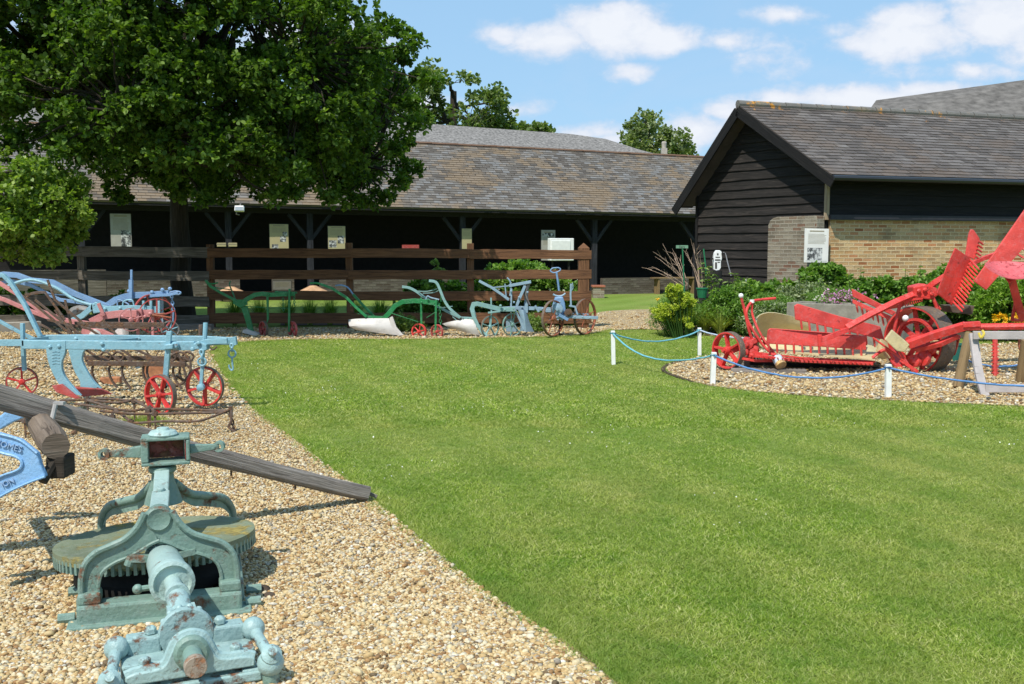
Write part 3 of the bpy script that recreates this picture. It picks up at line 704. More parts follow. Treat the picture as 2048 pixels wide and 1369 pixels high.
# long wall: brick below, boards above
mb = MB(); a = BC + ld*.06 - ln_*.06
mb.beam(a + Vector((0,0,zbeam/2)), a + ld*LEN + Vector((0,0,zbeam/2)), .24, zbeam, (0,0,1)); mb.build('brick_wall', m_brick, t)
mb = MB(); mb.beam(BC + ln_*.0 + ld*0 + Vector((0,0,zbeam+.05)), BC + ld*LEN + Vector((0,0,zbeam+.05)), .30, .10, (0,0,1)); mb.build('sill_beam', plain('blue_black_beam', (.025,.025,.032), .6, .2), t)
mb = MB(); z = zbeam + .1
while z < Rr.z + .1:
    mb.beam(BC + ld*.02 - ln_*.03 + Vector((0,0,z+.11)), BC + ld*LEN - ln_*.03 + Vector((0,0,z+.11)), .03, .21, Vector((0,0,1)) - ln_*.12); z += .2
mb.build('wall_boards', m_black, t)
mb = MB(); ga = Rr + ln_*.05 + Vector((0,0,-.06)) ; mb.tube([ga, ga + ld*LEN], .055, 8); mb.build('gutter', plain('black_gutter', (.02,.02,.022), .35, .1, 5, 0, .6), t)
# brick pier along the gable foot
pz = W(1600, 434, 20.6).z; pt0 = 0.02; 
pe = PH(1555, 500, BC, gd); plen = (pe - BC).dot(gd)
t = pier = thing('brick_pier', 'old weathered brick wall stub with a rounded top at the barn corner', 'brick wall', BC + gn*.2)
prof = []
for s, dzz in ((-.02,0),(plen-.22,0),(plen-.13,-.02),(plen-.05,-.07),(plen,-.16)): prof.append((s, pz + dzz))
mb = MB(); pts = [BC + gn*.06 + gd*s + Vector((0,0,z)) for s, z in prof] + [BC + gn*.06 + gd*plen, BC + gn*.06 - gd*.02]
mb.prism(pts, gn*.24); mb.build('wall', m_brick2, t, bevel=.02)
# tall grey roof behind on the right
t = thing('thatched_barn', 'large barn roof of rough grey thatch rising behind the slates at the far right', 'barn', W(1900,520,40))
mb = MB(); a0, a1 = W(1690,300,34), W(2420,300,34); b0, b1, b2 = W(1752,214,39), W(2048,173,39), W(2420,135,39)
mb.sheet([[a0, a0.lerp(a1,.4), a1], [a0.lerp(b0,.5), a0.lerp(a1,.4).lerp(b1,.5), a1.lerp(b2,.5)], [b0, b1, b2]], .25); mb.build('roof', m_thatch, t)
mb = MB(); mb.tube([b0, b1, b2], .16, 8); mb.build('ridge', m_rough, t)
mb = MB(); mb.prism([Vector((a0.x,34.6,0)), Vector((a1.x,34.6,0)), Vector((a1.x,34.6,a1.z)), Vector((a0.x,34.6,a0.z))], (0,.3,0)); mb.build('wall', m_dark, t)
# ---------------------------------------------------------------- fence
FY = 19.1
def fence(name, label, cat, posts, rails, x0s, mat, matp):
    t = thing(name, label, cat, W((posts[0][0]+posts[-1][0])/2, 657, FY))
    for px, top, w, pt in posts:
        b0 = W(px, 600, FY); b0.z = -.02; z = W(px, top, FY).z; b0.y = FY + .06
        mb = MB(); lean = Vector((random.uniform(-.02,.02),0,0))
        if pt: 
            mb.beam(b0, b0 + Vector((0,0,z-.07)), w, w, (0,1,0)); q = b0 + Vector((0,0,z-.07))
            c4 = [q + Vector((i*w/2, j*w/2, 0)) for i, j in ((-1,-1),(1,-1),(1,1),(-1,1))]; mb.add(c4 + [q + Vector((0,0,.10))], [(0,1,4),(1,2,4),(2,3,4),(3,0,4)])
        else: mb.beam(b0, b0 + Vector((0,0,z)) + lean, w, w*.8, (0,1,0))
        mb.build('post', matp, t, bevel=.006)
    for y0, y1, th in rails:
        for a, b in zip(x0s, x0s[1:]):
            mb = MB(); P0 = W(a-3, y0 + (y1-y0)*(a-x0s[0])/(x0s[-1]-x0s[0]), FY-.03); P1 = W(b+3, y0 + (y1-y0)*(b-x0s[0])/(x0s[-1]-x0s[0]), FY-.03)
            n = 6; jit = random.uniform(-.012, .012)
            pts = [P0.lerp(P1, i/n) + Vector((0, random.uniform(-.006,.006) + jit, random.uniform(-.007,.007) + jit*.6)) for i in range(n+1)]
            for p, q in zip(pts, pts[1:]): mb.beam(p, q, .045, th*random.uniform(.96,1.04), (0,0,1))
            # one continuous plank
            mb2 = MB(); vs = []; uvs = []; fs = []; u = 0; o = random.random()*9
            for i, p in enumerate(pts):
                h = th/2*random.uniform(.95,1.05)
                for j, k in ((-1,-1),(1,-1),(1,1),(-1,1)): vs.append(p + Vector((0, j*.023, k*h)))
            for i in range(n):
                L0 = (pts[i]-pts[0]).length + o; L1 = (pts[i+1]-pts[0]).length + o
                for j in range(4):
                    j2 = (j+1)%4; fs.append((i*4+j, (i+1)*4+j, (i+1)*4+j2, i*4+j2)); uvs.append([(L0, j*.2), (L1, j*.2), (L1, j*.2+.18), (L0, j*.2+.18)])
            fs += [(0,1,2,3), (n*4+3,n*4+2,n*4+1,n*4)]; uvs += [[(0,0),(.05,0),(.05,.2),(0,.2)]]*2
            mb2.add(vs, fs, uvs); mb2.build('rail', mat, t, bevel=.005)
    return t
fence('brown_fence', 'reddish brown post and rail fence with a pointed end post behind the ploughs', 'fence',
      [(420,487,.13,0),(700,484,.13,0),(941,485,.13,0),(1167,487,.21,1)], [(506,509,.175),(550,549,.175),(592,592,.175),(637,636,.2)], [418,700,942,1180], m_fence, m_fence)
fence('grey_fence', 'weathered grey post and rail fence in the shade of the big tree', 'fence',
      [(-90,500,.13,0),(165,500,.14,0)], [(500,506,.20),(550,552,.18),(601,604,.2),(642,642,.22)], [-180,-90,168,416], m_oldfence, m_oldfence)

# ---------------------------------------------------------------- foliage
LEAVES = {
 'oak': np.array([(0,0,0),(.28,.22,.03),(.5,.30,.0),(.75,.2,.03),(1,0,-.08),(.75,-.2,.03),(.5,-.30,0),(.28,-.22,.03)], float),
 'round': np.array([(0,0,0),(.3,.36,.05),(.72,.30,.03),(1,0,-.1),(.72,-.30,.03),(.3,-.36,.05)], float),
 'thin': np.array([(0,0,0),(.4,.10,.0),(1,0,-.15),(.4,-.10,.0)], float),
 'lance': np.array([(0,0,0),(.35,.17,.03),(.7,.12,.0),(1,0,-.2),(.7,-.12,.0),(.35,-.17,.03)], float)}
def leaf_arr(P, D, size, kind, sv=.3):     # P points, D leaf directions (unit-ish)
    n = len(P); L = LEAVES[kind]; k = len(L); D = D / (np.linalg.norm(D, axis=1, keepdims=True) + 1e-9)
    up = np.array([0,0,1.0]) + rng.normal(0, .55, (n, 3)); S = np.cross(D, up); S /= (np.linalg.norm(S, axis=1, keepdims=True) + 1e-9); U = np.cross(S, D)
    s = size * rng.uniform(1 - sv, 1 + sv, n)
    v = P[:,None] + (L[None,:,0,None]*D[:,None] + L[None,:,1,None]*S[:,None] + L[None,:,2,None]*U[:,None]) * s[:,None,None]
    return v.reshape(-1, 3), np.arange(n*k).reshape(-1, k)
def clump_leaves(C, per, ros, size, kind, flat=.75, spread=.35):
    # C (n,4) clump centres+radius; per rosettes per clump; ros leaves per rosette
    n = len(C); d = rng.normal(0, 1, (n*per, 3)); d /= np.linalg.norm(d, axis=1, keepdims=True); rr = rng.random(n*per) ** .45
    c = np.repeat(C, per, 0); rp = c[:,:3] + d * (rr * c[:,3])[:,None] * np.array([1,1,flat])
    q = np.repeat(rp, ros, 0); dd = np.repeat(d, ros, 0) * spread + rng.normal(0, .6, (n*per*ros, 3)) + np.array([0,0,.12]); dd /= np.linalg.norm(dd, axis=1, keepdims=True)
    shade = np.repeat(rng.normal(0, .16, n*per), ros) + rng.normal(0, .13, n*per*ros) + .5
    v, f = leaf_arr(q + dd*size*.15, dd, size, kind); return v, f, np.clip(shade, 0.01, 1)
def limb(mb, a, b, r0, r1, sag=.0, n=6, wob=.06):
    a = Vector(a); b = Vector(b); L = (b-a).length; pts = []; rs = []
    for i in range(n+1):
        t = i/n; p = a.lerp(b, t) + Vector((0,0,1)) * (sag*L*math.sin(math.pi*t)); 
        if 0 < i < n: p += Vector([random.uniform(-wob, wob)*L*.35 for _ in range(3)])
        pts.append(p); rs.append(r0 + (r1-r0)*t)
    mb.tube(pts, rs, 7 if r0 > .05 else 5, caps=False); return pts
def pix_clumps(poly, n, Y0, depth, r, zmin=-9, center=None, prefer=None):
    out = []; xs = [p[0] for p in poly]; ys = [p[1] for p in poly]; cx = (min(xs)+max(xs))/2; cy = (min(ys)+max(ys))/2; hx = (max(xs)-min(xs))/2; hy = (max(ys)-min(ys))/2
    if center: cx, cy, hx, hy = center
    poly_ = [tuple(map(float,p)) for p in poly]
    while len(out) < n:
        x, y = random.uniform(min(xs), max(xs)), random.uniform(min(ys), max(ys))
        if not inpoly(np.array([[x,y]]), poly_)[0]: continue
        q = math.sqrt(((x-cx)/hx)**2 + ((y-cy)/hy)**2); dp = depth * math.sqrt(max(.06, 1 - min(1,q)**2))
        s = random.uniform(-1, 1); s = math.copysign(abs(s) ** .6, s); Y = Y0 + s*dp; p = W(cx + (x-cx), y, Y0); p = W(x, y, Y) if abs(Y-Y0) < .01 else p + (Vector((0, Y-Y0, 0)))
        if p.z < zmin: continue
        out.append((p.x, p.y, p.z, r*random.uniform(.7, 1.25)))
    return np.array(out)
m_oak = leafmat('oak_leaves', [(0, (.014,.038,.006)), (.35, (.040,.095,.011)), (.65, (.095,.18,.022)), (1, (.24,.34,.07))], .36, .55, .3)
def tree(label, base, trunk_r, trunk_top, C, per, ros, size, kind, mat, nlimb=26, name='broadleaf_tree', cat='tree', group=None, lr=.1, sub=True):
    t = thing(name, label, cat, base, group); base = Vector(base); top = Vector(trunk_top)
    mb = MB(); n = 9; pts = []; rs = []
    for i in range(n+1):
        f = i/n; pts.append(base.lerp(top, f) + Vector((random.uniform(-.03,.03), random.uniform(-.03,.03), 0))*(top.z)*.2*(i>0)); rs.append(trunk_r*(1.25 if i==0 else 1)*(1-.45*f))
    mb.tube(pts, rs, 12, caps=False); mb.build('trunk', m_bark, t, smooth=True)
    mb = MB(); ids = np.linspace(0, len(C)-1, min(nlimb, len(C))).astype(int); mains = []
    for i in ids:
        f = random.uniform(.62, 1); s = base.lerp(top, f); L = limb(mb, s, C[i][:3], trunk_r*.42*lr/.1, .02, random.uniform(-.02,.12), 7, .14); mains.append(L)
    if sub:
        allp = [(q, k) for k, L in enumerate(mains) for q in L[2:]]
        A = np.array([q for q,_ in allp])
        for c in C:
            d = np.linalg.norm(A - c[:3], axis=1); j = int(np.argmin(d))
            if .15 < d[j] < 3: limb(mb, A[j], c[:3], .028, .008, .03, 4, .15)
    mb.build('limbs', m_bark, t, smooth=True)
    v, f, r = clump_leaves(C, per, ros, size, kind); np_mesh('crown', v, f, mat, t, r)
    return t
big = [(-200,-400),(600,-400),(690,-200),(700,0),(640,20),(690,60),(790,50),(828,95),(815,140),(845,165),(815,215),(838,245),(815,290),(822,345),(775,380),(745,412),(690,420),(600,405),(480,372),(430,385),(380,380),(340,400),(300,385),(250,330),(215,395),(150,330),(90,330),(40,240),(-60,215),(-200,200)]
C = pix_clumps([(x if x < 600 else x-56, y if y < 330 else (y-30 if x < 450 else y-48)) for x, y in big], 2000, 18.7, 3.9, .38, 1.9, (330,130,560,420))
# openings where sky and roof show through
holes = [(505,65,60,40),(445,75,40,24),(330,5,60,20),(430,220,62,28),(70,235,70,30),(590,160,36,20),(20,45,36,28),(640,100,34,28),(655,25,34,26)]
def pixof(p):
    c, s = math.cos(PITCH), math.sin(PITCH); y = p[1]; z = p[2]-CAMH; dep = y*c - z*s; up = y*s + z*c
    return CX + F*p[0]/dep, CY - F*up/dep
def nothole(c, holes):
    x, y = pixof(c)
    return all(((x-a)/rx)**2 + ((y-b)/ry)**2 > 1 or random.random() < .12 for a, b, rx, ry in holes)
C = np.array([c for c in C if nothole(c, holes)])
edgeC = []
for px, py in [(838,150),(858,162),(800,100),(812,118),(826,88),(795,62),(770,52),(735,72),(846,238),(830,250),(822,205),(812,330),(826,345),(800,365),(770,392),(745,398),(650,8),(672,2),(620,28),(700,402),(660,396),(580,388),(545,392),(350,372),(365,385),(340,360),(400,398),(440,392),(245,395),(228,380),(790,300),(808,285),(720,402),(520,380)]:
    p = W(px, py, 18.2 + random.uniform(-1.8,1.8)); edgeC.append((p.x, p.y, p.z, random.uniform(.16,.26)))
C = np.concatenate([C, np.array(edgeC)])
tb = G(360, 648); tb = Vector((W(362,500,19.9).x, 19.9, 0))
tree('large dark green oak tree standing behind the fence in front of the long shed', tb, .225, (W(362,300,19.9).x, 19.6, W(362,200,19.9).z), C, 38, 7, .078, 'round', m_oak, 34)
# hazel bush at the left edge
m_hazel = leafmat('hazel_leaves', [(0, (.05,.10,.012)), (.35, (.13,.22,.03)), (.7, (.24,.34,.06)), (1, (.36,.44,.12))], .4, .45, .4)
hz = [(-160,300),(30,305),(70,318),(110,345),(140,380),(178,400),(175,430),(150,452),(155,478),(120,490),(110,520),(70,500),(40,525),(20,505),(-30,500),(-160,480)]
C = pix_clumps(hz, 170, 15.2, 1.0, .24)
tree('pale yellow green leafy bush spreading in from the left edge in front of the fence', Vector((-8.6,15.6,0)), .07, (-8.4,15.6,1.5), C, 34, 6, .062, 'round', m_hazel, 18, 'hazel_bush', 'bush', lr=.12)
# background trees
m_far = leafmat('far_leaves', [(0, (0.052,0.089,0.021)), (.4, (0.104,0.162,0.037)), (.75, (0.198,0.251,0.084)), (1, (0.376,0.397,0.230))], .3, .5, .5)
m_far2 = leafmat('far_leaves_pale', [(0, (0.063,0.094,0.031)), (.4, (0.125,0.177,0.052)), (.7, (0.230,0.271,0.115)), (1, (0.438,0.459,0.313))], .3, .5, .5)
def fartree(label, poly, Y, n, mat, bx, r=1.0, holes=(), per=34, size=.30):
    C = pix_clumps(poly, n, Y, 3.2, r); C = np.array([c for c in C if nothole(c, holes)]); b = W(bx, 500, Y); b.z = 0; tp = W(bx, min(p[1] for p in poly)+55, Y)
    tree(label, b, .35, tp, C, per, 5, size, 'round', mat, 18, lr=.08)
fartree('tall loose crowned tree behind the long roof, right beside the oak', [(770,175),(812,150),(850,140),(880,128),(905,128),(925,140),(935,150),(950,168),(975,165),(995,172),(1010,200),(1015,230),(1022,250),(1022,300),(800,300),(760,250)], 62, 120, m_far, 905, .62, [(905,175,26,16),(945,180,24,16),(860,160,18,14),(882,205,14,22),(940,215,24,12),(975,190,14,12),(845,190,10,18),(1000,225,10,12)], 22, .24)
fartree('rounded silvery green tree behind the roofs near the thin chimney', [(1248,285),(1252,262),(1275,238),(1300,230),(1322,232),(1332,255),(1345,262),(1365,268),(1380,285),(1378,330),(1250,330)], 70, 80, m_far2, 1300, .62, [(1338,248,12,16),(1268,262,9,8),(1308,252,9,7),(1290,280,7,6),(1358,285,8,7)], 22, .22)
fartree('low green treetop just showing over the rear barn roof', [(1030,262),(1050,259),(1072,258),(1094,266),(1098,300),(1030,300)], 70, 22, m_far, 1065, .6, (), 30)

# ---------------------------------------------------------------- panels under the shed roof
m_pf = plain('panel_frame', (.05,.05,.05), .5); m_pan = plain('panel_cream', (.42,.36,.20), .5, .05, 5, 0); m_panw = plain('panel_white', (.72,.70,.66), .5, .05, 5, 0)
m_ink = plain('panel_ink', (.06,.055,.05), .7, .3, 40, 0); m_ink2 = plain('panel_text', (.28,.24,.16), .7, .2, 40, 0)
def photo_mat():
    m, nt, b = newmat('printed_photograph', .6); nt.links.new(ramp(nt, noise(nt, 14, 6, .7), [(.42, (.03,.03,.03)), (.5, (.2,.2,.2)), (.58, (.6,.6,.58))]), b.inputs['Base Color']); return m
m_photo = photo_mat()
def panel(label, P0, xa, w, h, mat, photos, lines=10, cat='information board', name='information_board', frame_=.012, head=True, n=None):
    # P0: top left corner, xa: direction to the right, hangs vertically
    xa = Vector(xa).normalized(); n = Vector((xa.y, -xa.x, 0)); z = Vector((0,0,-1)); P0 = Vector(P0)
    t = thing(name, label, cat, P0 + z*h)
    at = lambda u, v, d=0: P0 + xa*(u*w) + z*(v*h) + n*d
    mb = MB(); mb.prism([at(0,0), at(1,0), at(1,1), at(0,1)], -n*.02); mb.build('frame', m_pf if mat is m_pan else m_iron if False else m_panw if mat is m_panw else m_pf, t)
    f = frame_; mb = MB(); mb.prism([at(f/w,f/h,.004), at(1-f/w,f/h,.004), at(1-f/w,1-f/h,.004), at(f/w,1-f/h,.004)], -n*.004); mb.build('sheet', mat, t)
    mb = MB(); v = .06
    if head: mb.prism([at(.2,v,.006), at(.8,v,.006), at(.8,v+.035,.006), at(.2,v+.035,.006)], -n*.002)
    for i in range(lines):
        vv = .16 + i*.035; e = random.uniform(.8,.9)
        if any(a-.02 < .5 < b+.02 and c < vv < d for a,c,b,d in photos) or vv > .93: continue
        mb.prism([at(.14,vv,.006), at(e,vv,.006), at(e,vv+.010,.006), at(.14,vv+.010,.006)], -n*.002)
    mb.build('printed_text', m_ink2, t)
    for a, c, b, d in photos:
        mb = MB(); mb.prism([at(a,c,.0065), at(b,c,.0065), at(b,d,.0065), at(a,d,.0065)], -n*.002); mb.build('picture', m_photo, t)
    return t
def shedpanel(label, x0, y0, x1, y1, mat, photos, **k):
    if y0 > 550: k['head'] = False
    a = SH_(x0, y0, -.12); b = SH_(x1, y0, -.12); c = SH_(x0, y1, -.12)
    return panel(label, a, sd, (b-a).xy.length, a.z-c.z, mat, photos, **k)
shedpanel('tall pale grey information board in the shed left of the oak trunk', 219,427,262,495, plain('dim_panel', (.36,.34,.30), .6, .1, 5, 0), [(.5,.5,.95,.98)], lines=12)
shedpanel('yellowed information board with three small pictures in the shed', 538,448,577,498, m_pan, [(.68,.32,.92,.48),(.55,.5,.85,.72),(.12,.82,.45,.98)], lines=6)
shedpanel('yellowed information board with two dark pictures side by side at the bottom', 655,452,691,499, m_pan, [(.06,.62,.48,.92),(.55,.42,.9,.75)], lines=7)
shedpanel('half hidden yellowed board behind a shed post and brace', 923,457,944,499, m_pan, [], lines=6)
shedpanel('cream notice board partly behind the bright white box', 1082,460,1111,522, MC['dim_panel'], [(.1,.1,.9,.22)], lines=10)
shedpanel('small pale text sign low on the shed front between the fence rails', 545,562,583,581, plain('stone_panel', (.16,.145,.12), .8), [], lines=14)
t = thing('red_sign', 'small dark red sign just above the top fence rail in the shed', 'sign', SH_(822,500,-.1))
mb = MB(); a, b = SH_(804,494,-.1), SH_(838,494,-.1); mb.beam(a, b, .02, .12, (0,0,1)); mb.build('board', m_red2, t)
for x0, x1, lab in ((434,452,'small pale box on the shed wall left of the post'),(457,474,'small pale box on the shed post under the floodlight')):
    t = thing('small_box', lab, 'box', SH_((x0+x1)/2, 494, -.1)); mb = MB(); a, b = SH_(x0,490,-.1), SH_(x1,490,-.1); mb.beam(a, b, .1, .11, (0,0,1)); mb.build('case', m_pan, t, bevel=.008)
    mb = MB(); mb.beam(a+Vector((0,-.055,.02)), b+Vector((0,-.055,.02)), .004, .03, (0,0,1)); mb.build('slot', m_ink2, t)
# bright white box
t = thing('display_case', 'bright white display box standing in the sun behind the fence end', 'display case', SH_(1118,590,-1.6))
a, b, c = SH_(1098,477,-1.6), SH_(1145,477,-1.6), SH_(1098,522,-1.6); cc = (a+b)/2; hh = a.z-c.z
mb = MB(); mb.box(Vector((cc.x, cc.y, cc.z-hh/2)), ((b-a).length, .25, hh), Matrix.Rotation(math.atan2(sd.y, sd.x), 3, 'Z')); mb.build('case', white_paint, t, bevel=.02)
mb = MB(); mb.box(Vector((cc.x, cc.y-.14, cc.z-hh/2)), ((b-a).length*.8, .02, hh*.8), Matrix.Rotation(math.atan2(sd.y, sd.x), 3, 'Z')); mb.build('door', white_paint, t, bevel=.01)
mb = MB(); 
for s in (-.35,.35): q = Vector((cc.x, cc.y, 0)) + sd*s*(b-a).length; mb.beam(q, q + Vector((0,0,cc.z-hh)), .06)
mb.build('leg', m_dark, t)
# floodlight
t = thing('floodlight', 'small white floodlight fixed under the shed eave near the oak', 'floodlight', SH_(478,418,-.6))
p = SH_(479,418,-.75); mb = MB(); mb.box(p, (.26,.12,.16), Matrix.Rotation(R(-18),3,'X')); mb.build('lamp_head', white_paint, t, bevel=.02)
mb = MB(); mb.box(p + Vector((0,-.065,0)), (.21,.02,.11), Matrix.Rotation(R(-18),3,'X')); mb.build('glass', plain('lamp_glass', (.3,.34,.38), .1, .05, 5, 0), t)
mb = MB(); mb.tube([p + Vector((0,.03,.0)), p + Vector((0,.1,.14)), p + Vector((0,.35,.14))], .015, 6); mb.tube([p + Vector((-.08,0,-.05)), p + Vector((-.09,.0,-.15)), p+Vector((-.02,.05,-.17))], .02, 6); mb.build('bracket', m_iron, t)
# bench in the shade by the right end
t = thing('bench', 'brown wooden bench against the low wall in the shed shade', 'bench', SH_(1340,590,-.5))
mb = MB(); a, b = SH_(1305,565,-.5), SH_(1392,565,-.5); z = W(1330,561,31).z; a.z=b.z=z; mb.beam(a, b, .35, .04); mb.build('seat', m_log, t)
for q in (a.lerp(b,.1), a.lerp(b,.9)): mb = MB(); mb.beam(Vector((q.x,q.y,0)), q, .3, .06, sd); mb.build('leg', m_log, t)
t = thing('brick_stub', 'short red brick stub at the shed corner beside the fence end post', 'brick stub', G(1196,596))
mb = MB(); mb.box(G(1196,596) + Vector((0,0,.17)), (.34,.5,.34)); mb.build('brickwork', m_brick2, t); mb = MB(); mb.box(G(1196,596) + Vector((0,0,.36)), (.4,.56,.05)); mb.build('capping', plain('red_tile', (.35,.12,.07), .8), t)

# ---------------------------------------------------------------- garden plants
def bush(name, label, cat, px0, py0, px1, py1, Y, n, r, per, ros, size, kind, mat, depth=.6, holes=(), group=None, stems=12, flat=.9):
    poly = [(px0,py1),(px0+(px1-px0)*.03,py0+(py1-py0)*.45),(px0+(px1-px0)*.2,py0+(py1-py0)*.12),(px0+(px1-px0)*.5,py0),(px0+(px1-px0)*.8,py0+(py1-py0)*.12),(px1-(px1-px0)*.03,py0+(py1-py0)*.45),(px1,py1)]
    b = W((px0+px1)/2, py1, Y); b.z = 0; t = thing(name, label, cat, b, group); C = pix_clumps(poly, n, Y, depth, r)
    mb = MB()
    for c in C[:stems]: limb(mb, b + Vector((random.uniform(-.2,.2), random.uniform(-.2,.2), 0)), c[:3], .012, .004, 0, 4)
    mb.build('stems', m_bark, t); v, f, rn = clump_leaves(C, per, ros, size, kind, flat); np_mesh('leaves', v, f, mat, t, rn); return t, C
g_mid = leafmat('mid_green_leaves', [(0, (0.043,0.102,0.017)), (.4, (0.109,0.225,0.032)), (.75, (0.217,0.362,0.065)), (1, (0.392,0.522,0.145))], .35)
g_grey = leafmat('grey_green_leaves', [(0, (0.087,0.123,0.058)), (.4, (0.189,0.254,0.116)), (.75, (0.334,0.392,0.217)), (1, (0.522,0.566,0.392))], .25)
g_fea = leafmat('feathery_leaves', [(0, (0.051,0.116,0.022)), (.4, (0.123,0.246,0.043)), (.8, (0.246,0.392,0.087)), (1, (0.377,0.493,0.145))], .35)
g_lime = leafmat('lime_bracts', [(0, (0.207,0.276,0.025)), (.4, (0.396,0.460,0.051)), (.8, (0.566,0.607,0.089)), (1, (0.660,0.680,0.202))], .35)
g_olive = leafmat('olive_grass', [(0, (0.116,0.145,0.029)), (.5, (0.275,0.319,0.072)), (1, (0.522,0.522,0.174))], .35)
g_yel = leafmat('yellow_petals', [(0, (.7,.35,.01)), (1, (.85,.55,.02))], .2)
g_wht = leafmat('white_petals', [(0, (.6,.6,.5)), (1, (.85,.85,.8))], .2)
g_pnk = leafmat('pink_petals', [(0, (.48,.16,.42)), (.6, (.68,.36,.62)), (1, (.8,.55,.74))], .2)
def flowers(t, pts, r, mat, name='flowers'):
    P = np.repeat(np.array([tuple(p) for p in pts]), 7, 0); d = rng.normal(0,1,P.shape); d[:,1] -= .6; v, f = leaf_arr(P, d, r, 'round'); np_mesh(name, v, f, mat, t, rng.random(len(f)))
bush('bramble_bush', 'broad dark leafy bush along the foot of the sunlit brick wall', 'bush', 1668,562,1900,640, 18.6, 80, .17, 44, 5, .068, 'round', g_mid, .55)
bush('bramble_bush', 'tall leafy shoots of the bush rising against the brick wall behind the red rakes', 'bush', 1800,536,2060,640, 18.3, 85, .18, 44, 5, .066, 'round', g_mid, .5)
bush('grey_shrub', 'grey green narrow leaved shrub in front of the brick pier', 'shrub', 1550,572,1690,655, 18.9, 70, .17, 34, 5, .075, 'lance', g_grey, .5)
bush('leafy_climber', 'fresh green leafy shoots below the white information board', 'shrub', 1600,532,1690,590, 19.4, 34, .14, 36, 5, .066, 'round', g_mid, .3)
bush('feathery_plant', 'feathery bright green foliage behind the concrete trough', 'plant', 1600,582,1740,640, 18.2, 55, .14, 40, 6, .06, 'thin', g_fea, .35)
bush('feathery_plant', 'dense mid green foliage left of the trough behind the red levers', 'plant', 1460,590,1600,670, 17.6, 80, .13, 40, 5, .07, 'thin', g_fea, .6)
bush('grey_shrub', 'low grey green shrub at the front edge of the bed', 'shrub', 1480,612,1590,676, 17.2, 60, .12, 36, 5, .06, 'lance', g_grey, .4)
bush('bushy_plant', 'dark bushy green plant in the middle of the bed below the white pump', 'plant', 1400,582,1500,660, 17.9, 60, .13, 34, 5, .065, 'lance', g_mid, .5)
bush('leafy_plant', 'leafy green row under the black boards behind the other plants', 'plant', 1440,572,1620,606, 19.6, 50, .12, 26, 5, .08, 'round', g_mid, .3)
bush('marigold_bush', 'bright yellow green foliage behind the red drawbar at the right edge', 'plant', 1950,560,2110,665, 16.5, 110, .15, 34, 5, .07, 'lance', leafmat('bright_leaves', [(0, (.06,.13,.01)), (.5, (.16,.3,.03)), (1, (.34,.46,.08))], .4), .4)
t = thing('marigolds', 'patch of orange yellow flowers behind the red drawbar', 'flowers', G(2010,690)); flowers(t, [W(random.uniform(1988,2048), random.uniform(629,646), 16.0) for _ in range(34)], .05, g_yel); 
mb = MB(); [mb.tube([W(x, 640, 16.05), W(x+3, 662, 16.05)], .004, 4) for x in range(1990,2048,5)]; mb.build('stems', g_mid, t)
# lime euphorbia
t = thing('euphorbia', 'clump of bright lime yellow flower heads at the left end of the bed', 'plant', G(1352,662)); EC = []
def heads(t, spots, Y, r):
    C = []; mb = MB()
    for x, y in spots:
        p = W(x, y, Y + random.uniform(-.25,.25)); C.append((*p, r*random.uniform(.8,1.2))); b = Vector((p.x*.6+t.location.x*.4, p.y, 0)); mb.tube([b, p], .007, 5)
    mb.build('stems', g_mid, t); return np.array(C)
C = heads(t, [(1346+random.gauss(0,9), 582+random.gauss(0,6)) for _ in range(8)] + [(1362+random.gauss(0,11), 592+random.gauss(0,7)) for _ in range(9)] + [(1376+random.gauss(0,8), 606+random.gauss(0,6)) for _ in range(7)] + [(1330+random.gauss(0,12), 628+random.gauss(0,8)) for _ in range(20)] + [(1358+random.gauss(0,12), 610+random.gauss(0,8)) for _ in range(12)] + [(1368+random.gauss(0,12), 640+random.gauss(0,7)) for _ in range(14)], 17.2, .062)
v, f, rn = clump_leaves(C, 34, 5, .032, 'round'); np_mesh('flower_heads', v, f, g_lime, t, rn)
poly = [(1308,655),(1312,620),(1335,600),(1365,580),(1395,620),(1400,660)]; C = pix_clumps(poly, 60, 17.8, .4, .14); v, f, rn = clump_leaves(C, 30, 5, .06, 'thin'); np_mesh('leaves', v, f, g_fea, t, rn)
# fountain of olive grass
def tuft(name, label, x, y, Y, H, spread, n, mat, w=.006):
    b = W(x, y, Y); b.z = .01; t = thing(name, label, 'ornamental grass', b); vs = []; fs = []
    for i in range(n):
        a = random.uniform(0, 2*math.pi); l = H*random.uniform(.6,1.1); sp = spread*random.uniform(.1,1); d = Vector((math.cos(a), math.sin(a), 0)); sdv = Vector((-d.y, d.x, 0)); k0 = len(vs); K = 5
        for k in range(K+1):
            q = k/K; p = b + d*(sp*q*q + .05) + Vector((0,0,l*(q - .35*q*q*(sp/spread)))); ww = w*(1-q*.9)
            vs += [p - sdv*ww, p + sdv*ww]
        for k in range(K): fs.append((k0+2*k, k0+2*k+1, k0+2*k+3, k0+2*k+2))
    np_mesh('blades', np.array([tuple(v) for v in vs]), np.array(fs), mat, t, rng.random(len(fs))); return t
tuft('ornamental_grass', 'fountain of fine olive green grass behind the lime flowers', 1350, 640, 18.5, .75, .55, 700, g_olive)
tuft('ornamental_grass', 'olive and green grass clump right of the lime flowers', 1410, 655, 17.7, .55, .4, 600, g_olive)
tuft('ornamental_grass', 'bronzed grassy clump in the middle of the bed front', 1440, 662, 17.4, .5, .35, 400, g_olive)
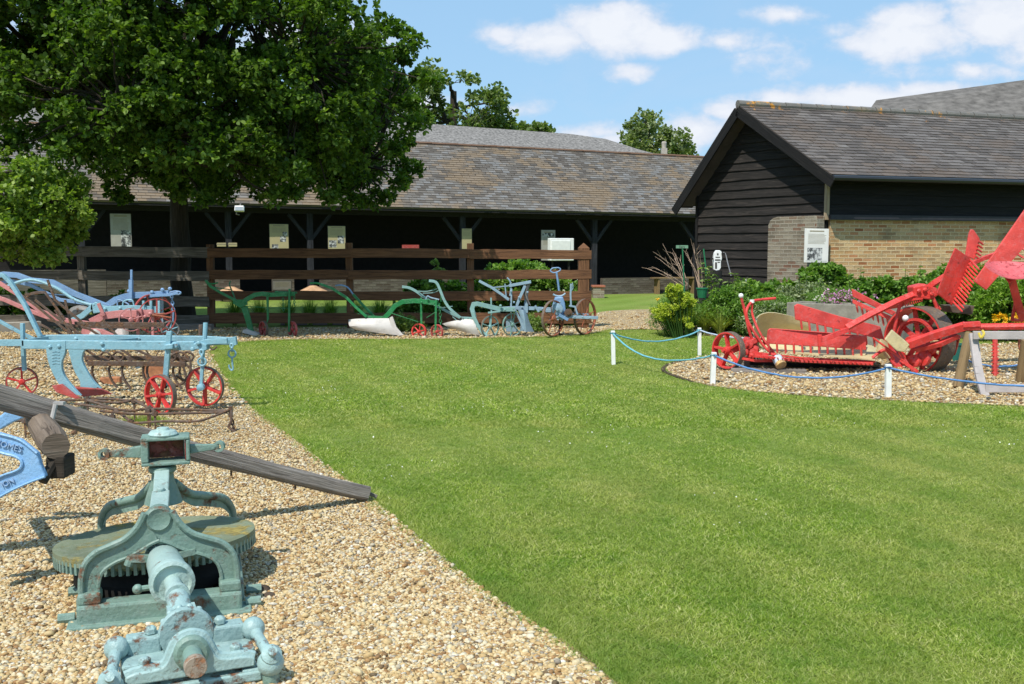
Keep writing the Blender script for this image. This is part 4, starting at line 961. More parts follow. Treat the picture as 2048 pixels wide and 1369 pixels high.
# dead branching stems
t = thing('dead_stems', 'bare pinkish brown dead plant stems standing in the bed by the shed', 'dead plant', G(1370,650)); mb = MB()
m_stem = plain('dry_stems', (.42,.30,.22), .9, .3)
def stem(px0, py0, px1, py1, Y, r=.008):
    a, b = W(px0,py0,Y), W(px1,py1,Y+random.uniform(-.3,.3)); L = (b-a).length; mid = a.lerp(b,.5) + Vector((random.uniform(-.05,.05)*L,random.uniform(-.1,.1),.05*L)); pts = spline([a, mid, b], 5); mb.tube(pts, [r - (r*.7)*i/(len(pts)-1) for i in range(len(pts))], 5)
    for _ in range(4):
        i = random.randint(4, len(pts)-1); q = pts[i]; d = (b-a).normalized() + Vector([random.uniform(-.6,.6) for _ in range(3)]); e = q + d*L*random.uniform(.12,.3); mb.tube([q, q.lerp(e,.5)+Vector((0,0,.01)), e], [r*.45, r*.35, r*.2], 4)
for x1, y1 in [(1310,537),(1322,515),(1330,528),(1336,510),(1345,505),(1352,515),(1342,535),(1328,548),(1360,520),(1300,540)]: stem(1374+random.uniform(-8,8), 575, x1, y1, 18.6)
for x1, y1 in [(1388,505),(1393,497),(1400,512),(1378,515),(1384,530),(1371,508),(1396,525)]: stem(1400+random.uniform(-5,5), 580, x1, y1, 18.6)
mb.build('stems', m_stem, t)
# tall leafy stems
def leafy(label, stems, Y, mat, ls=.11):
    t = thing('tall_leafy_plant', label, 'plant', W(stems[0][0], 640, Y)); t.location.z = 0; ORG[t.name] = Vector(t.location); mb = MB(); P = []; D = []
    for x0, y0, x1, y1 in stems:
        a, b = W(x0,y0,Y), W(x1,y1,Y); mb.tube([a, a.lerp(b,.5)+Vector((.02,0,0)), b], [.009,.007,.004], 5); n = int((b-a).length/.075)
        for i in range(n):
            q = a.lerp(b, (i+.5)/n)
            for s in range(3): an = random.uniform(0,6.28); P.append(tuple(q)); D.append((math.cos(an), math.sin(an), random.uniform(-.3,.4)))
    mb.build('stems', mat, t); v, f = leaf_arr(np.array(P), np.array(D), ls, 'lance'); np_mesh('leaves', v, f, mat, t, rng.random(len(f)))
g_fresh = leafmat('fresh_leaves', [(0, (.09,.16,.03)), (.5, (.2,.3,.08)), (1, (.36,.44,.18))], .4)
leafy('tall fresh green leafy stems standing left of the white pump', [(1413,580,1404,523),(1418,585,1418,530),(1425,590,1428,545),(1432,590,1436,556),(1420,585,1411,540)], 18.4, g_fresh)
leafy('arching fresh green leafy stems right of the white pump', [(1462,585,1470,545),(1468,585,1476,550),(1474,590,1484,560),(1458,585,1455,560),(1490,590,1500,568)], 18.6, g_fresh, .1)
leafy('loose tall leafy shoots in front of the brick pier', [(1570+i*13, 610, 1566+i*14+random.uniform(-8,8), 548+random.uniform(0,26)) for i in range(9)], 18.7, g_grey, .085)
leafy('loose upright shoots above the dark bush by the brick wall', [(1700+i*17, 600, 1702+i*17+random.uniform(-8,8), 528+random.uniform(0,26)) for i in range(12)], 18.4, g_mid, .075)
leafy('wispy shoots rising behind the small red wheel and levers', [(1470+i*12, 650, 1468+i*12+random.uniform(-8,8), 592+random.uniform(0,24)) for i in range(10)], 17.3, g_fea, .07)
t = thing('white_flower', 'single white flower head against the black boards', 'flower', W(1493,575,18.6)); flowers(t, [W(1493+random.uniform(-2,2),558+random.uniform(-2,2),18.6) for _ in range(1)], .04, g_wht); mb = MB(); mb.tube([W(1490,585,18.6), W(1493,559,18.6)], .005, 5); mb.build('stem', g_mid, t)
for x, y, lab in ((1315,598,'single orange poppy above the path beside the lime flowers'),(1331,613,'orange poppy half hidden in the lime flowers'),(1343,642,'low yellow flower at the path edge'),(1756,648,'orange marigold seen between the red rakes')):
    Y = 17.3; t = thing('poppy', lab, 'flower', W(x,y+30,Y)); flowers(t, [W(x,y,Y)], .055, g_yel); mb = MB(); mb.tube([W(x+3,y+34,Y), W(x,y,Y)], .004, 5); mb.build('stem', g_mid, t)
# flowers behind the fence
bush('border_plant', 'leafy green border plants with pale flowers behind the right half of the fence', 'plants', 930,528,1165,655, 20.1, 150, .16, 30, 5, .07, 'round', g_mid, .45)
bush('border_plant', 'leafy green border plants behind the middle of the fence by the green plough', 'plants', 790,560,950,668, 20.0, 90, .15, 30, 5, .07, 'round', g_mid, .4)
t = thing('border_flowers', 'scatter of small white and cream flowers among the plants behind the fence', 'flowers', G(1050,652)); flowers(t, [W(random.uniform(950,1160), random.uniform(558,628), 19.75+random.uniform(-.1,.15)) for _ in range(90)], .03, g_wht)
mb = MB(); [mb.tube([W(x,600,19.9), W(x+2,650,19.9)], .004, 4) for x in range(955,1160,12)]; mb.build('stems', g_mid, t)
tuft_ = [(x, 'dark green strappy leaves behind the left half of the brown fence') for x in (470,520,575,620,660,710,760)]
for i, (x, lab) in enumerate(tuft_):
    q = tuft('strappy_plant', ['leftmost','second','third','middle','fifth','sixth','rightmost'][i] + ' of the seven strappy leaved clumps behind the brown fence', x, 652, 19.9, .60, .34, 300, g_mid, .009); q['category'] = 'plant'; q['group'] = 'strappy plants behind the brown fence'
bush('dark_bush', 'dark leafy bush in the shade behind the left end of the grey fence', 'bush', -60,580,175,665, 20.3, 90, .2, 30, 5, .07, 'round', m_oak, .5)
bush('dark_bush', 'low dark leafy growth behind the grey fence beside the oak trunk', 'bush', 175,598,345,660, 20.4, 60, .16, 30, 5, .06, 'round', m_oak, .4)
bush('weed', 'sunlit green weed growing at the fence foot beside the white mouldboard', 'weed', 785,632,845,672, 18.3, 30, .10, 24, 5, .05, 'lance', g_fresh, .2)
bush('weed', 'small green plant at the fence foot behind the pale blue plough', 'weed', 1055,632,1085,668, 18.4, 18, .09, 24, 5, .05, 'lance', g_fresh, .15)
bush('weed', 'leafy shoot poking above the middle fence rail', 'weed', 866,520,888,560, 20.0, 10, .07, 20, 4, .05, 'round', g_fresh, .1)
# concrete trough with flowers
TY = 16.6
t = thing('concrete_trough', 'long grey concrete trough planted with small flowers behind the red rakes', 'trough', G(1680,682))
a, b = W(1575,607,TY), W(1800,627,TY-1.1); zt = .62; a = Vector((a.x, TY, 0)); b = Vector((b.x, TY-1.2, 0)); zt = W(1575,605,TY).z
mb = MB(); dr = (b-a).normalized(); nn = Vector((-dr.y, dr.x, 0)); w = .5
for p, q in ((a, b), (a+nn*w, b+nn*w)): mb.beam(p+Vector((0,0,zt/2)), q+Vector((0,0,zt/2)), .07, zt, (0,0,1))
for p in (a + dr*.035, b - dr*.035): mb.beam(p+nn*.035+Vector((0,0,zt/2-.002)), p+nn*(w-.035)+Vector((0,0,zt/2-.002)), .07, zt-.004, (0,0,1))
mb.build('basin', plain('concrete', (.24,.225,.19), .95, .25, 7, .8, .1, 40), t, bevel=.012)
mb = MB(); mb.beam(a+nn*w/2+Vector((0,0,zt-.06)), b+nn*w/2+Vector((0,0,zt-.06)), w-.08, .05); mb.build('compost', m_soil, t)
def mound(name, lab, x, y, Y, n, mat, r):
    t = thing(name, lab, 'flowers', W(x, y+8, Y)); pts = [W(x,y,Y) + Vector((random.gauss(0,.10)*r, random.gauss(0,.08), random.gauss(0,.03)*r+.02)) for _ in range(n)]; flowers(t, pts, .028, mat)
    C = np.array([(*p, .05) for p in pts[::3]]); C[:,2] -= .04; v, f, rn = clump_leaves(C, 14, 4, .03, 'thin'); np_mesh('leaves', v, f, g_mid, t, rn)
mound('white_flowers', 'small mound of cream white flowers in the trough', 1652,602, TY+.2, 45, g_wht, 1.0)
mound('pink_flowers', 'mound of lilac pink flowers in the trough', 1688,599, TY-.05, 170, g_pnk, 1.9)
# info board on the brick pier
a, b, c = PH(1610,458,BC+gn*.34,gd), PH(1658,457,BC+ld*.0+gn*.34,ld), None
pa = PH(1610,457, BC + gn*.55, Vector((1,.12,0))); pb_ = PH(1658,458, BC + gn*.55, Vector((1,.12,0))); pc_ = PH(1610,525, BC + gn*.55, Vector((1,.12,0)))
panel('white framed information board with a large picture on a stand at the brick pier corner', pa, pb_-pa, (pb_-pa).length, pa.z-pc_.z, m_panw, [(.12,.57,.74,.93)], lines=9, frame_=.03)
q = bpy.data.objects['information_board.006'] if 'information_board.006' in bpy.data.objects else None
# green plant label stake, green stakes, pump
m_gst = plain('green_stake', (.02,.16,.07), .5)
t = thing('plant_sign', 'small green sign board on a thin green stake among the dead stems', 'sign', G(1372,640)); Y = 18.3
mb = MB(); mb.tube([W(1369,590,Y), W(1365,498,Y)], .013, 6); mb.build('stake', m_gst, t)
mb = MB(); mb.beam(W(1352,494,Y), W(1376,494,Y), .02, .055, (0,0,1)); mb.build('plate', plain('sage_plate', (.16,.30,.20), .5), t)
text_obj('lettering', 'Dairy', .05, m_ink, t, W(1364,494,Y) + Vector((0,-.012,0)), Matrix.Rotation(R(90),3,'X'))
t = thing('green_stake', 'plain green garden stake rising among the tall leafy stems', 'garden stake', G(1410,640)); mb = MB(); mb.tube([W(1411,600,18.5), W(1412,540,18.5), W(1407,498,18.5)], .014, 6); mb.build('stake', m_gst, t)
t = thing('green_bucket', 'green pot at the foot of the dead stems', 'pot', W(1404,600,18.1)); mb = MB(); mb.lathe(W(1404,596,18.1), (0,0,1), [(.075,0),(.10,.16),(.11,.16),(.11,.18),(.09,.18),(.07,.02)], 14); mb.build('pot', m_gst, t)
PY = 19.2; t = thing('white_pump', 'white hand pump with a black hose in front of the black boarded gable', 'pump', G(1438,625))
mb = MB(); p = lambda x, y: W(x, y, PY)
pts = [p(1428,540),(p(1427,520)),(p(1429,507)),(p(1433,501)),(p(1440,501)),(p(1444,505)),(p(1444,518)),(p(1442,524)),(p(1442,536)),(p(1439,541)),(p(1432,542))]
mb.prism(pts, (0,.12,0)); mb.build('body', white_paint, t, bevel=.01)
mb = MB()
for x0,y0,x1,y1 in ((1434,507,1437,511),(1431,514,1440,516),(1430,519,1441,522),(1430,525,1434,538),(1435,524,1440,526)): mb.prism([p(x0,y0)+Vector((0,-.003,0)), p(x1,y0)+Vector((0,-.003,0)), p(x1,y1)+Vector((0,-.003,0)), p(x0,y1)+Vector((0,-.003,0))], (0,.002,0))
mb.build('markings', m_ink, t)
mb = MB(); mb.tube(spline([p(1444,507),p(1449,506),p(1452,512),p(1455,525),p(1459,540),p(1462,552)], 4), .011, 6); mb.build('hose', plain('grey_hose', (.30,.30,.32), .5), t)
mb = MB(); mb.box(p(1446,508), (.06,.07,.05)); mb.box(p(1424,518), (.05,.05,.03)); mb.build('valve', m_dark, t)
mb = MB(); b0 = p(1436,542); mb.lathe(Vector((b0.x, PY+.06, 0)), (0,0,1), [(.14,0),(.14,.04),(.09,.06),(.09,b0.z),(0.001,b0.z)], 12); mb.build('pedestal', m_dark, t)
# ---------------------------------------------------------------- machinery helpers
class Imp:
    def __init__(s, name, label, cat, base, Y=None, group=None):
        b = G(*base); s.Y = Y or b.y; s.t = thing(name, label, cat, Vector((W(base[0], base[1], s.Y).x, s.Y, 0)), group); s.k = s.Y / F
    def p(s, x, y, d=0): return W(x, y, s.Y + d)
    def bar(s, name, pts, w, mat, h=None, d=0, parent=None, bevel=.003, up=None, sub=None):
        mb = MB(); P = [s.p(q[0], q[1], (q[2] if len(q) > 2 else 0) + d) for q in pts]
        if len(P) > 2: mb.sweep(P, w, h or w, up)
        else: mb.beam(P[0], P[1], w, h, up)
        return mb.build(name, mat, parent or s.t, bevel=bevel)
    def rod(s, name, pts, r, mat, parent=None, k=5, n=8, d=0):
        P = [s.p(q[0], q[1], (q[2] if len(q) > 2 else 0) + d) for q in pts]
        if k and len(P) > 2: P = spline(P, k)
        rs = r if not isinstance(r, (list, tuple)) else [r[0] + (r[1]-r[0])*i/(len(P)-1) for i in range(len(P))]
        mb = MB(); mb.tube(P, rs, n); return mb.build(name, mat, parent or s.t, smooth=True)
    def plate(s, name, pts, th, mat, d=0, parent=None, bevel=.003, n=(0,1,0)):
        mb = MB(); mb.prism([s.p(q[0], q[1], (q[2] if len(q) > 2 else 0) + d) for q in pts], Vector(n)*th); return mb.build(name, mat, parent or s.t, bevel=bevel)
    def surf(s, name, rows, th, mat, parent=None, sub=3):
        g = [spline([s.p(*q) for q in r], sub) for r in rows]; m = len(g[0]); cols = [spline([g[i][j] for i in range(len(g))], sub) for j in range(m)]
        mb = MB(); mb.sheet([[cols[j][i] for j in range(m)] for i in range(len(cols[0]))], th); return mb.build(name, mat, parent or s.t, smooth=True)
    def bolts(s, pts, r, mat, d=-.01, parent=None, name='bolt'):
        for q in pts:
            mb = MB(); c = s.p(q[0], q[1], d); mb.lathe(c, (0,-1,0), [(r,-.004),(r,.35*r),(r*.55,.7*r),(.0001,.8*r)], 6); mb.build(name, mat, parent or s.t)
    def wheel(s, x, y, rp, ax, w, nsp, mrim, msp, d=0, rimt=.018, a0=.3, hub=.035, spw=.022, flat=False, tread=None, parent=None, hubmat=None):
        c = s.p(x, y, d) if not isinstance(x, Vector) else x; r = rp * s.k if rp > 1 else rp; A = Vector(ax).normalized()
        mb = MB(); mb.lathe(c, A, [(r-rimt,-w/2),(r,-w/2),(r,w/2),(r-rimt,w/2)], 40, True); rim = mb.build('wheel', mrim, parent or s.t, smooth=True)
        if tread:
            mb = MB(); mb.lathe(c, A, [(r+.0005,-w/2+.002),(r+.005,-w/2+.002),(r+.005,w/2-.002),(r+.0005,w/2-.002)], 40, True); mb.build('tyre', tread, rim, smooth=True)
        X, Yv = frame(A); mb = MB()
        for i in range(nsp):
            an = a0 + 2*math.pi*i/nsp; e = X*math.cos(an) + Yv*math.sin(an)
            if flat: mb.beam(c + e*hub*.6, c + e*(r-rimt*.6), spw, spw*.55, A.cross(e), spw*1.5)
            else: mb.tube([c + e*hub*.6, c + e*(r-rimt*.6)], spw/2, 6)
        mb.build('spokes', msp, rim, bevel=.002 if flat else 0)
        mb = MB(); mb.lathe(c, A, [(hub*.75,-w*.8),(hub,-w*.55),(hub,w*.55),(hub*.75,w*.8)], 14); mb.lathe(c, A, [(hub*.4,-w*1.15),(hub*.4,w*1.15)], 8); mb.build('hub', hubmat or msp, rim, smooth=True)
        return rim
def axd(a): return (math.sin(R(a)), -math.cos(R(a)), 0)
def chain(imp, name, x0, y0, x1, y1, n, r, mat, d=0):
    mb = MB()
    for i in range(n):
        a = imp.p(x0 + (x1-x0)*i/n, y0 + (y1-y0)*i/n, d); b = imp.p(x0 + (x1-x0)*(i+1.15)/n, y0 + (y1-y0)*(i+1.15)/n, d); L = (b-a).length; w = L*.33; dr = (b-a).normalized(); s = dr.cross(Vector((0,1,0)) if i % 2 == 0 else Vector((1,.3,0)).normalized()).normalized(); c = (a+b)/2
        ring = [c + dr*(L/2*math.cos(q))+ s*(w*math.sin(q)) for q in np.linspace(0, 2*math.pi, 13)]; mb.tube(ring, r, 6, caps=False)
    return mb.build(name, mat, imp.t, smooth=True)

# ---------------------------------------------------------------- 1 green ridging plough (left of the row)
I = Imp('ridging_plough', 'small bright green plough with two small red wheels, leftmost of the row', 'plough', (545,676), 17.5)
I.bar('beam', [(484,606),(497,597),(510,590),(525,588),(540,590),(590,588)], .045, m_green, .075)
I.bar('handle', [(484,608),(442,586),(421,573),(412,562)], .03, m_green, .045); I.rod('handle', [(474,608,.1),(465,585,.14),(459,570,.2),(461,563,.22)], .012, m_green)
I.rod('handle_grip', [(410,561),(421,568),(436,566)], .014, m_green)
I.rod('cross_stay', [(412,566),(425,574),(461,580,.2)], .009, m_green)
I.plate('leg', [(481,613),(494,612),(507,663),(497,665),(490,640)], .05, m_green); I.plate('share', [(486,660),(494,659),(517,668),(516,674),(485,666)], .14, m_white, d=-.07)
I.plate('bracket', [(466,600),(492,600),(494,610),(480,616),(466,608)], .06, m_green, d=-.03)
I.bolts([(472,604),(482,604),(489,607)], .012, m_green, d=-.04)
I.bar('stalk', [(535,585),(536,640)], .035, m_green); I.bar('stalk', [(579,578),(578,664)], .035, m_green, d=-.05)
I.bar('head_bar', [(550,584),(594,586)], .05, m_green, .03, d=.06); I.bolts([(537,590),(554,584),(572,592),(588,590)], .018, m_green, d=-.04)
I.rod('stay_rod', [(484,613),(540,616),(580,617)], .006, m_green, k=0)
chain(I, 'chain', 588, 592, 589, 612, 4, .006, m_green); chain(I, 'chain', 566, 596, 567, 622, 5, .006, m_green)
I.wheel(527,659,16,axd(-50),.05,5,m_red2,m_red2,tread=m_tyre,hub=.03,spw=.03,flat=True); I.wheel(585,659,16,axd(-48),.04,5,m_red2,m_red2,d=-.05,hub=.03,spw=.028,flat=True)
I.bar('axle', [(536,640),(527,659)], .02, m_green); I.bar('axle', [(578,660),(585,659)], .02, m_green, d=-.05)
# ---------------------------------------------------------------- 2 green plough with long mouldboard
I = Imp('mouldboard_plough', 'bright green plough with a long off white mouldboard and small red wheels', 'plough', (760,671), 17.35)
I.surf('mouldboard', [[(697,640,.05),(712,638,0),(745,637,-.05),(778,637,-.02)],[(699,653,-.02),(715,652,-.1),(748,652,-.15),(784,654,-.08)],[(712,660,0),(725,662,-.08),(755,666,-.12),(803,672,-.05)]], .012, m_white)
I.plate('share', [(779,636),(785,633),(793,655),(807,671),(795,672),(781,660)], .03, m_white, d=-.06)
I.bar('handle', [(733,634),(714,617),(692,595),(664,577),(642,569)], .028, m_green, .045, d=-.05); I.bar('handle', [(748,634),(727,612),(706,589)], .026, m_green, .045, d=.30)
I.rod('handle_tip', [(706,589,.3),(696,576,.3),(683,571,.3),(671,572,.3)], .014, m_blue2); I.rod('handle_grip', [(646,571),(635,567),(620,567)], .018, m_green)
I.rod('cross_stay', [(701,612,-.03),(724,614,.25)], .008, m_green, k=0); I.rod('cross_stay', [(716,628,-.03),(738,630,.25)], .008, m_green, k=0)
I.bar('frame', [(730,634),(765,635),(770,640)], .05, m_green, .04)
I.bar('beam', [(768,637),(778,627),(790,612),(805,604),(830,602),(850,604),(876,607)], .045, m_green, .08)
I.bar('stalk', [(842,596),(843,652)], .035, m_green); I.bar('stalk', [(872,600),(871,668)], .035, m_green, d=-.05); I.bar('stay', [(780,626),(836,644)], .012, m_green, d=-.05); I.bar('stay', [(853,636),(882,618)], .012, m_green)
I.bar('head_bar', [(836,600),(880,610)], .06, m_green, .04, d=.08); I.bolts([(843,605),(856,600),(870,606),(878,612)], .02, m_green, d=-.04); I.rod('screw_handle', [(852,600,.05),(855,593,.05),(862,596,.05),(878,600,.05)], .014, m_blue3)
chain(I, 'chain', 880, 614, 881, 652, 6, .006, m_green); I.rod('marker_rod', [(882,604),(882,587)], .008, m_green, k=0)
I.wheel(838,664,16.5,axd(-25),.04,6,m_red,m_red,hub=.03,spw=.022); I.wheel(874,664,15,axd(-35),.04,6,m_red2,m_red2,d=-.05,hub=.03,spw=.022)
# ---------------------------------------------------------------- 3 pale blue-green plough with sweeping handles
I = Imp('swing_plough', 'pale blue green plough with sweeping curved handles and white mouldboard', 'plough', (920,670), 17.3)
mg = m_teal2 = paint('pale_teal_paint', (.22,.38,.37), .35)
I.bar('handle', [(p.x, p.y) for p in [Vector(q) for q in spline([(858,562,0),(872,565,0),(880,580,0),(888,600,0),(900,618,0),(921,636,0)], 3)]], .022, mg, .045, d=-.05)
I.bar('handle', [(p.x, p.y) for p in [Vector(q) for q in spline([(804,574,0),(818,576,0),(832,583,0),(850,596,0),(880,616,0),(920,636,0)], 3)]], .022, mg, .045, d=.28)
I.rod('cross_stay', [(836,583,.25),(856,583,.1),(875,577,.0),(873,568,-.05)], .008, mg); I.rod('cross_stay', [(846,587,.25),(866,586,.1),(881,580,-.03)], .008, mg); I.rod('cross_stay', [(884,616,.2),(892,615,.05),(905,613,-.05)], .007, mg)
I.rod('cross_stay', [(845,592,.25),(860,600,.3)], .007, mg, k=0); I.rod('cross_stay', [(905,634),(912,640),(915,644)], .008, mg)
I.surf('mouldboard', [[(884,648,.12),(903,643,.02),(930,639,-.04),(948,640,-.06)],[(893,653,.08),(915,653,-.06),(938,654,-.12),(953,655,-.1)],[(907,658,.08),(925,664,-.02),(945,669,-.08),(960,671,-.05)]], .012, m_white)
I.plate('frame', [(922,634),(945,635),(949,637),(944,641),(924,640)], .05, mg, d=-.03); I.bolts([(926,637),(936,638),(944,639)], .012, m_iron, d=-.04)
I.bar('coulter_leg', [(945,624),(948,635),(955,650),(965,665),(975,674)], .05, mg, .06, d=-.06)
I.bar('beam', [(949,636),(944,618),(947,609),(955,608),(980,614),(1002,619),(1030,619)], .045, mg, .075)
I.bar('stalk', [(982,596),(983,628)], .028, mg); I.bar('head_bar', [(976,626),(1000,623)], .03, mg, .03, d=-.06); I.bolts([(983,626),(1001,612),(1010,620)], .025, mg, d=-.06)
I.wheel(980,654,22,axd(40),.035,5,m_teal,mg,hub=.035,spw=.03,rimt=.012,flat=True,tread=m_tyre); I.bar('axle', [(983,626),(981,654)], .025, mg)
# ---------------------------------------------------------------- 4 grey blue one way plough
I = Imp('one_way_plough', 'grey blue balance plough with an upturned mouldboard and spoked iron wheel', 'plough', (1040,668), 17.5)
mb4 = m_blue3
I.bar('handle', [(1018,600),(1000,587),(984,576),(965,566),(958,562)], .024, mb4, .045, d=-.05); I.bar('handle', [(982,576),(1020,572),(1045,568)], .018, mb4, .02, d=.1)
I.rod('handle_tip', [(1020,592),(1022,575),(1020,563),(1014,556)], .014, mb4); I.rod('lever', [(1013,600),(1011,580),(1010,568)], .012, mb4, k=0)
I.bar('upper_beam', [(1018,572),(1040,568),(1062,564)], .05, mb4, .05); I.bar('beam', [(1000,618),(1030,616),(1060,617),(1102,619)], .045, mb4, .06)
I.bar('frame_leg', [(1022,614),(1023,578)], .03, mb4, .04); I.bar('frame_leg', [(1031,618),(1040,595),(1050,572)], .03, mb4, .05); I.bar('frame_leg', [(1050,617),(1052,600),(1055,572)], .03, mb4, .05, d=.1)
I.surf('mouldboard', [[(1050,570,.1),(1056,566,.0),(1062,564,.05)],[(1047,590,.15),(1051,590,0),(1055,590,.05)],[(1054,612,.15),(1060,610,0),(1062,612,.05)]], .01, m_iron)
I.surf('mouldboard', [[(1036,620,-.1),(1046,620,-.12),(1054,621,0)],[(1042,640,-.1),(1050,640,-.16),(1058,642,-.04)],[(1040,662,-.05),(1052,664,-.14),(1068,664,0)]], .01, mb4)
I.plate('share', [(1012,640),(1024,638),(1036,660),(1036,664),(1012,664)], .03, mb4, d=.1); I.bar('cross_brace', [(1028,617),(1040,640),(1048,660)], .03, mb4, .04, d=-.12)
I.bolts([(1022,583),(1038,595),(1055,585),(1044,615),(1070,617),(1085,618),(1028,605)], .02, mb4, d=-.04); I.bar('clamp', [(1053,608),(1053,626)], .05, mb4, .04, d=-.04); I.bar('clamp', [(1070,612),(1078,624)], .05, mb4, .04, d=-.04)
I.wheel(1025,650,23,axd(32),.035,6,m_teal,m_teal,d=-.1,hub=.035,spw=.024,rimt=.012,flat=True); I.bar('axle', [(1022,625),(1024,650)], .02, m_teal, d=-.1)
# ---------------------------------------------------------------- 5 wheeled lifter
I = Imp('wheeled_implement', 'grey blue wheeled implement with orange brown spoked wheels and a loop topped handle', 'implement', (1140,668), 17.4)
I.rod('handle', [(1118,582),(1116,565),(1113,546)], .018, m_blue2, k=0); I.rod('handle_loop', [(1102,540),(1105,537),(1116,536),(1121,539),(1118,543),(1108,546),(1101,543),(1102,540)], .011, m_blue2)
I.rod('hand_wheel', [(1106,589),(1112,592),(1119,593),(1126,591),(1131,587)], .016, mb4)
I.plate('gear_housing', [(1110,595),(1126,594),(1130,607),(1132,622),(1122,634),(1108,628),(1105,612)], .16, m_blue2, d=-.08, bevel=.02)
mb = MB(); c = I.p(1114,618,-.12); mb.lathe(c, (0,-1,0), [(.10,-.02),(.10,.02),(.03,.03),(.03,.06)], 16); mb.build('gear', mb4, I.t, smooth=True)
mb = MB(); c = I.p(1137,626,-.10); mb.lathe(c, (0,-1,0), [(.07,-.02),(.07,.02),(.03,.03),(.03,.06)], 14); mb.build('gear', m_rust, I.t, smooth=True)
I.bar('lever', [(1142,612),(1141,590),(1142,568)], .035, mb4, .03); I.bar('lever', [(1138,612),(1150,614),(1155,630)], .03, mb4, .03, d=-.05); I.bar('lever_fork', [(1142,585),(1146,576),(1145,566)], .014, mb4)
I.bar('frame_bar', [(1112,636),(1140,634),(1196,636)], .07, mb4, .05, d=-.06); I.bar('frame_bar', [(1085,622),(1110,622),(1130,620)], .05, mb4, .05, d=.1); I.bar('frame_bar', [(1104,616),(1115,632),(1126,640)], .04, mb4, .04, d=-.1); I.bar('frame_bar', [(1118,630),(1136,640)], .05, m_blue2, .05, d=-.15)
I.rod('crossbar', [(1100,640,-.2),(1135,628,.0),(1176,630,.3)], .02, mb4, k=0); I.bolts([(1110,604),(1120,604),(1116,640),(1150,634),(1165,634),(1180,636)], .018, mb4, d=-.13)
I.bar('foot', [(1120,640),(1118,668),(1126,670)], .03, m_dark, .03)
I.wheel(1106,637,35.5,axd(52),.05,8,m_orange,m_orange,d=-.2,hub=.05,spw=.016,rimt=.014,tread=m_tyre); I.wheel(1170,634,36,axd(50),.05,8,m_orange,m_orange,d=.25,hub=.05,spw=.016,rimt=.014,tread=m_tyre)

# ---------------------------------------------------------------- left group: light blue subsoiler
I = Imp('subsoiling_plough', 'light blue twin tined plough with bright red spoked wheels and a hanging hook', 'plough', (340,826), 9.35)
B = m_blue
I.bar('main_beam', [(45,689),(390,692)], .05, B, .085, bevel=.006)
I.bar('nose', [(388,692),(412,684),(455,682)], .045, B, .05); I.bar('rear_beam', [(82,678),(160,677),(412,680),(466,683)], .045, B, .075, d=.42, bevel=.006)
I.bar('beam_tail', [(-40,686),(50,686)], .05, B, .06); I.bar('diagonal_brace', [(48,686,.0),(95,679,.38)], .03, B, .06); I.bar('diagonal_brace', [(205,688,.02),(275,682,.4)], .03, B, .06)
I.plate('nose_plate', [(455,676),(471,674),(473,690),(466,693),(452,688)], .05, B, d=.1); I.bar('nose_link', [(412,688,0),(460,684,.12)], .04, B, .04)
def tine(l, r, d):
    mb = MB(); L = spline([I.p(*q, d) for q in l], 4); R_ = spline([I.p(*q, d) for q in r], 4); mb.band(L, R_, (0,.045,0)); return mb.build('tine', B, I.t, bevel=.005)
tine([(92,684),(93,710),(101,738),(117,768),(134,789),(158,791)], [(131,682),(130,706),(123,726),(126,748),(141,770),(161,792)], -.03)
tine([(133,688),(139,712),(148,742),(159,762),(160,770),(160,778)], [(176,690),(166,706),(164,722),(173,742),(187,764),(202,778)], .42)
I.plate('share', [(103,772),(122,769),(150,792),(160,797),(150,798),(112,785)], .04, m_red2, d=-.10); I.plate('share', [(143,774),(201,779),(221,789),(165,794)], .05, m_red2, d=.34)
I.bolts([(100,694),(118,693),(204,688),(207,700),(344,691)], .020, B, d=-.03); I.bolts([(152,678),(278,678)], .02, B, d=.40)
# embossed lettering on the front tine reads as raised marks
mb = MB()
for i in range(5): mb.tube([I.p(104,704+i*6,-.033), I.p(112,703+i*6,-.033), I.p(119,704+i*6,-.033)], .003, 4)
mb.build('cast_marks', B, I.t)
s_ = I.bar('wheel_stalk', [(339,663),(330,771)], .045, B, .04, d=-.05); I.bar('stalk_end', [(330,757),(328,777)], .048, m_dark, .044, d=-.05)
I.plate('clamp', [(328,690),(346,688),(345,699),(327,700)], .10, B, d=-.10, bevel=.008); mb = MB(); mb.lathe(I.p(350,692,-.04), (0,-1,0), [(.04,-.02),(.04,.01),(.025,.03),(.0001,.035)], 14); mb.build('clamp_screw', B, I.t, smooth=True)
I.wheel(321,790,39.5,axd(-28),.05,6,m_red,m_red,d=-.12,rimt=.016,hub=.035,spw=.036,flat=True,tread=m_tyre,a0=.15)
I.rod('wheel_stalk', [(411,646),(409,690)], .022, B, k=0, d=.1); I.bar('wheel_stalk', [(407,690),(405,730),(402,777)], .032, B, .03, d=.06); mb = MB(); mb.lathe(I.p(402,775,.03), (0,-1,0), [(.035,-.02),(.035,.03),(.015,.04)], 12); mb.build('stalk_boss', B, I.t, smooth=True)
I.wheel(410,773,40,axd(-12),.045,5,m_red,m_red,d=.12,rimt=.014,hub=.035,spw=.042,flat=True,a0=.9,tread=m_tyre)
I.plate('clamp', [(386,688),(400,684),(412,690),(414,700),(404,705),(397,699),(388,700)], .10, B, d=-.05, bevel=.008); I.bolts([(385,699),(397,687)], .022, B, d=-.06)
I.wheel(44,764,30,axd(20),.035,5,m_red2,m_red,rimt=.012,hub=.03,spw=.03,flat=True,d=.2,tread=m_tyre); I.bar('wheel_stalk', [(45,647),(46,690),(49,742)], .045, B, .03, d=.15)
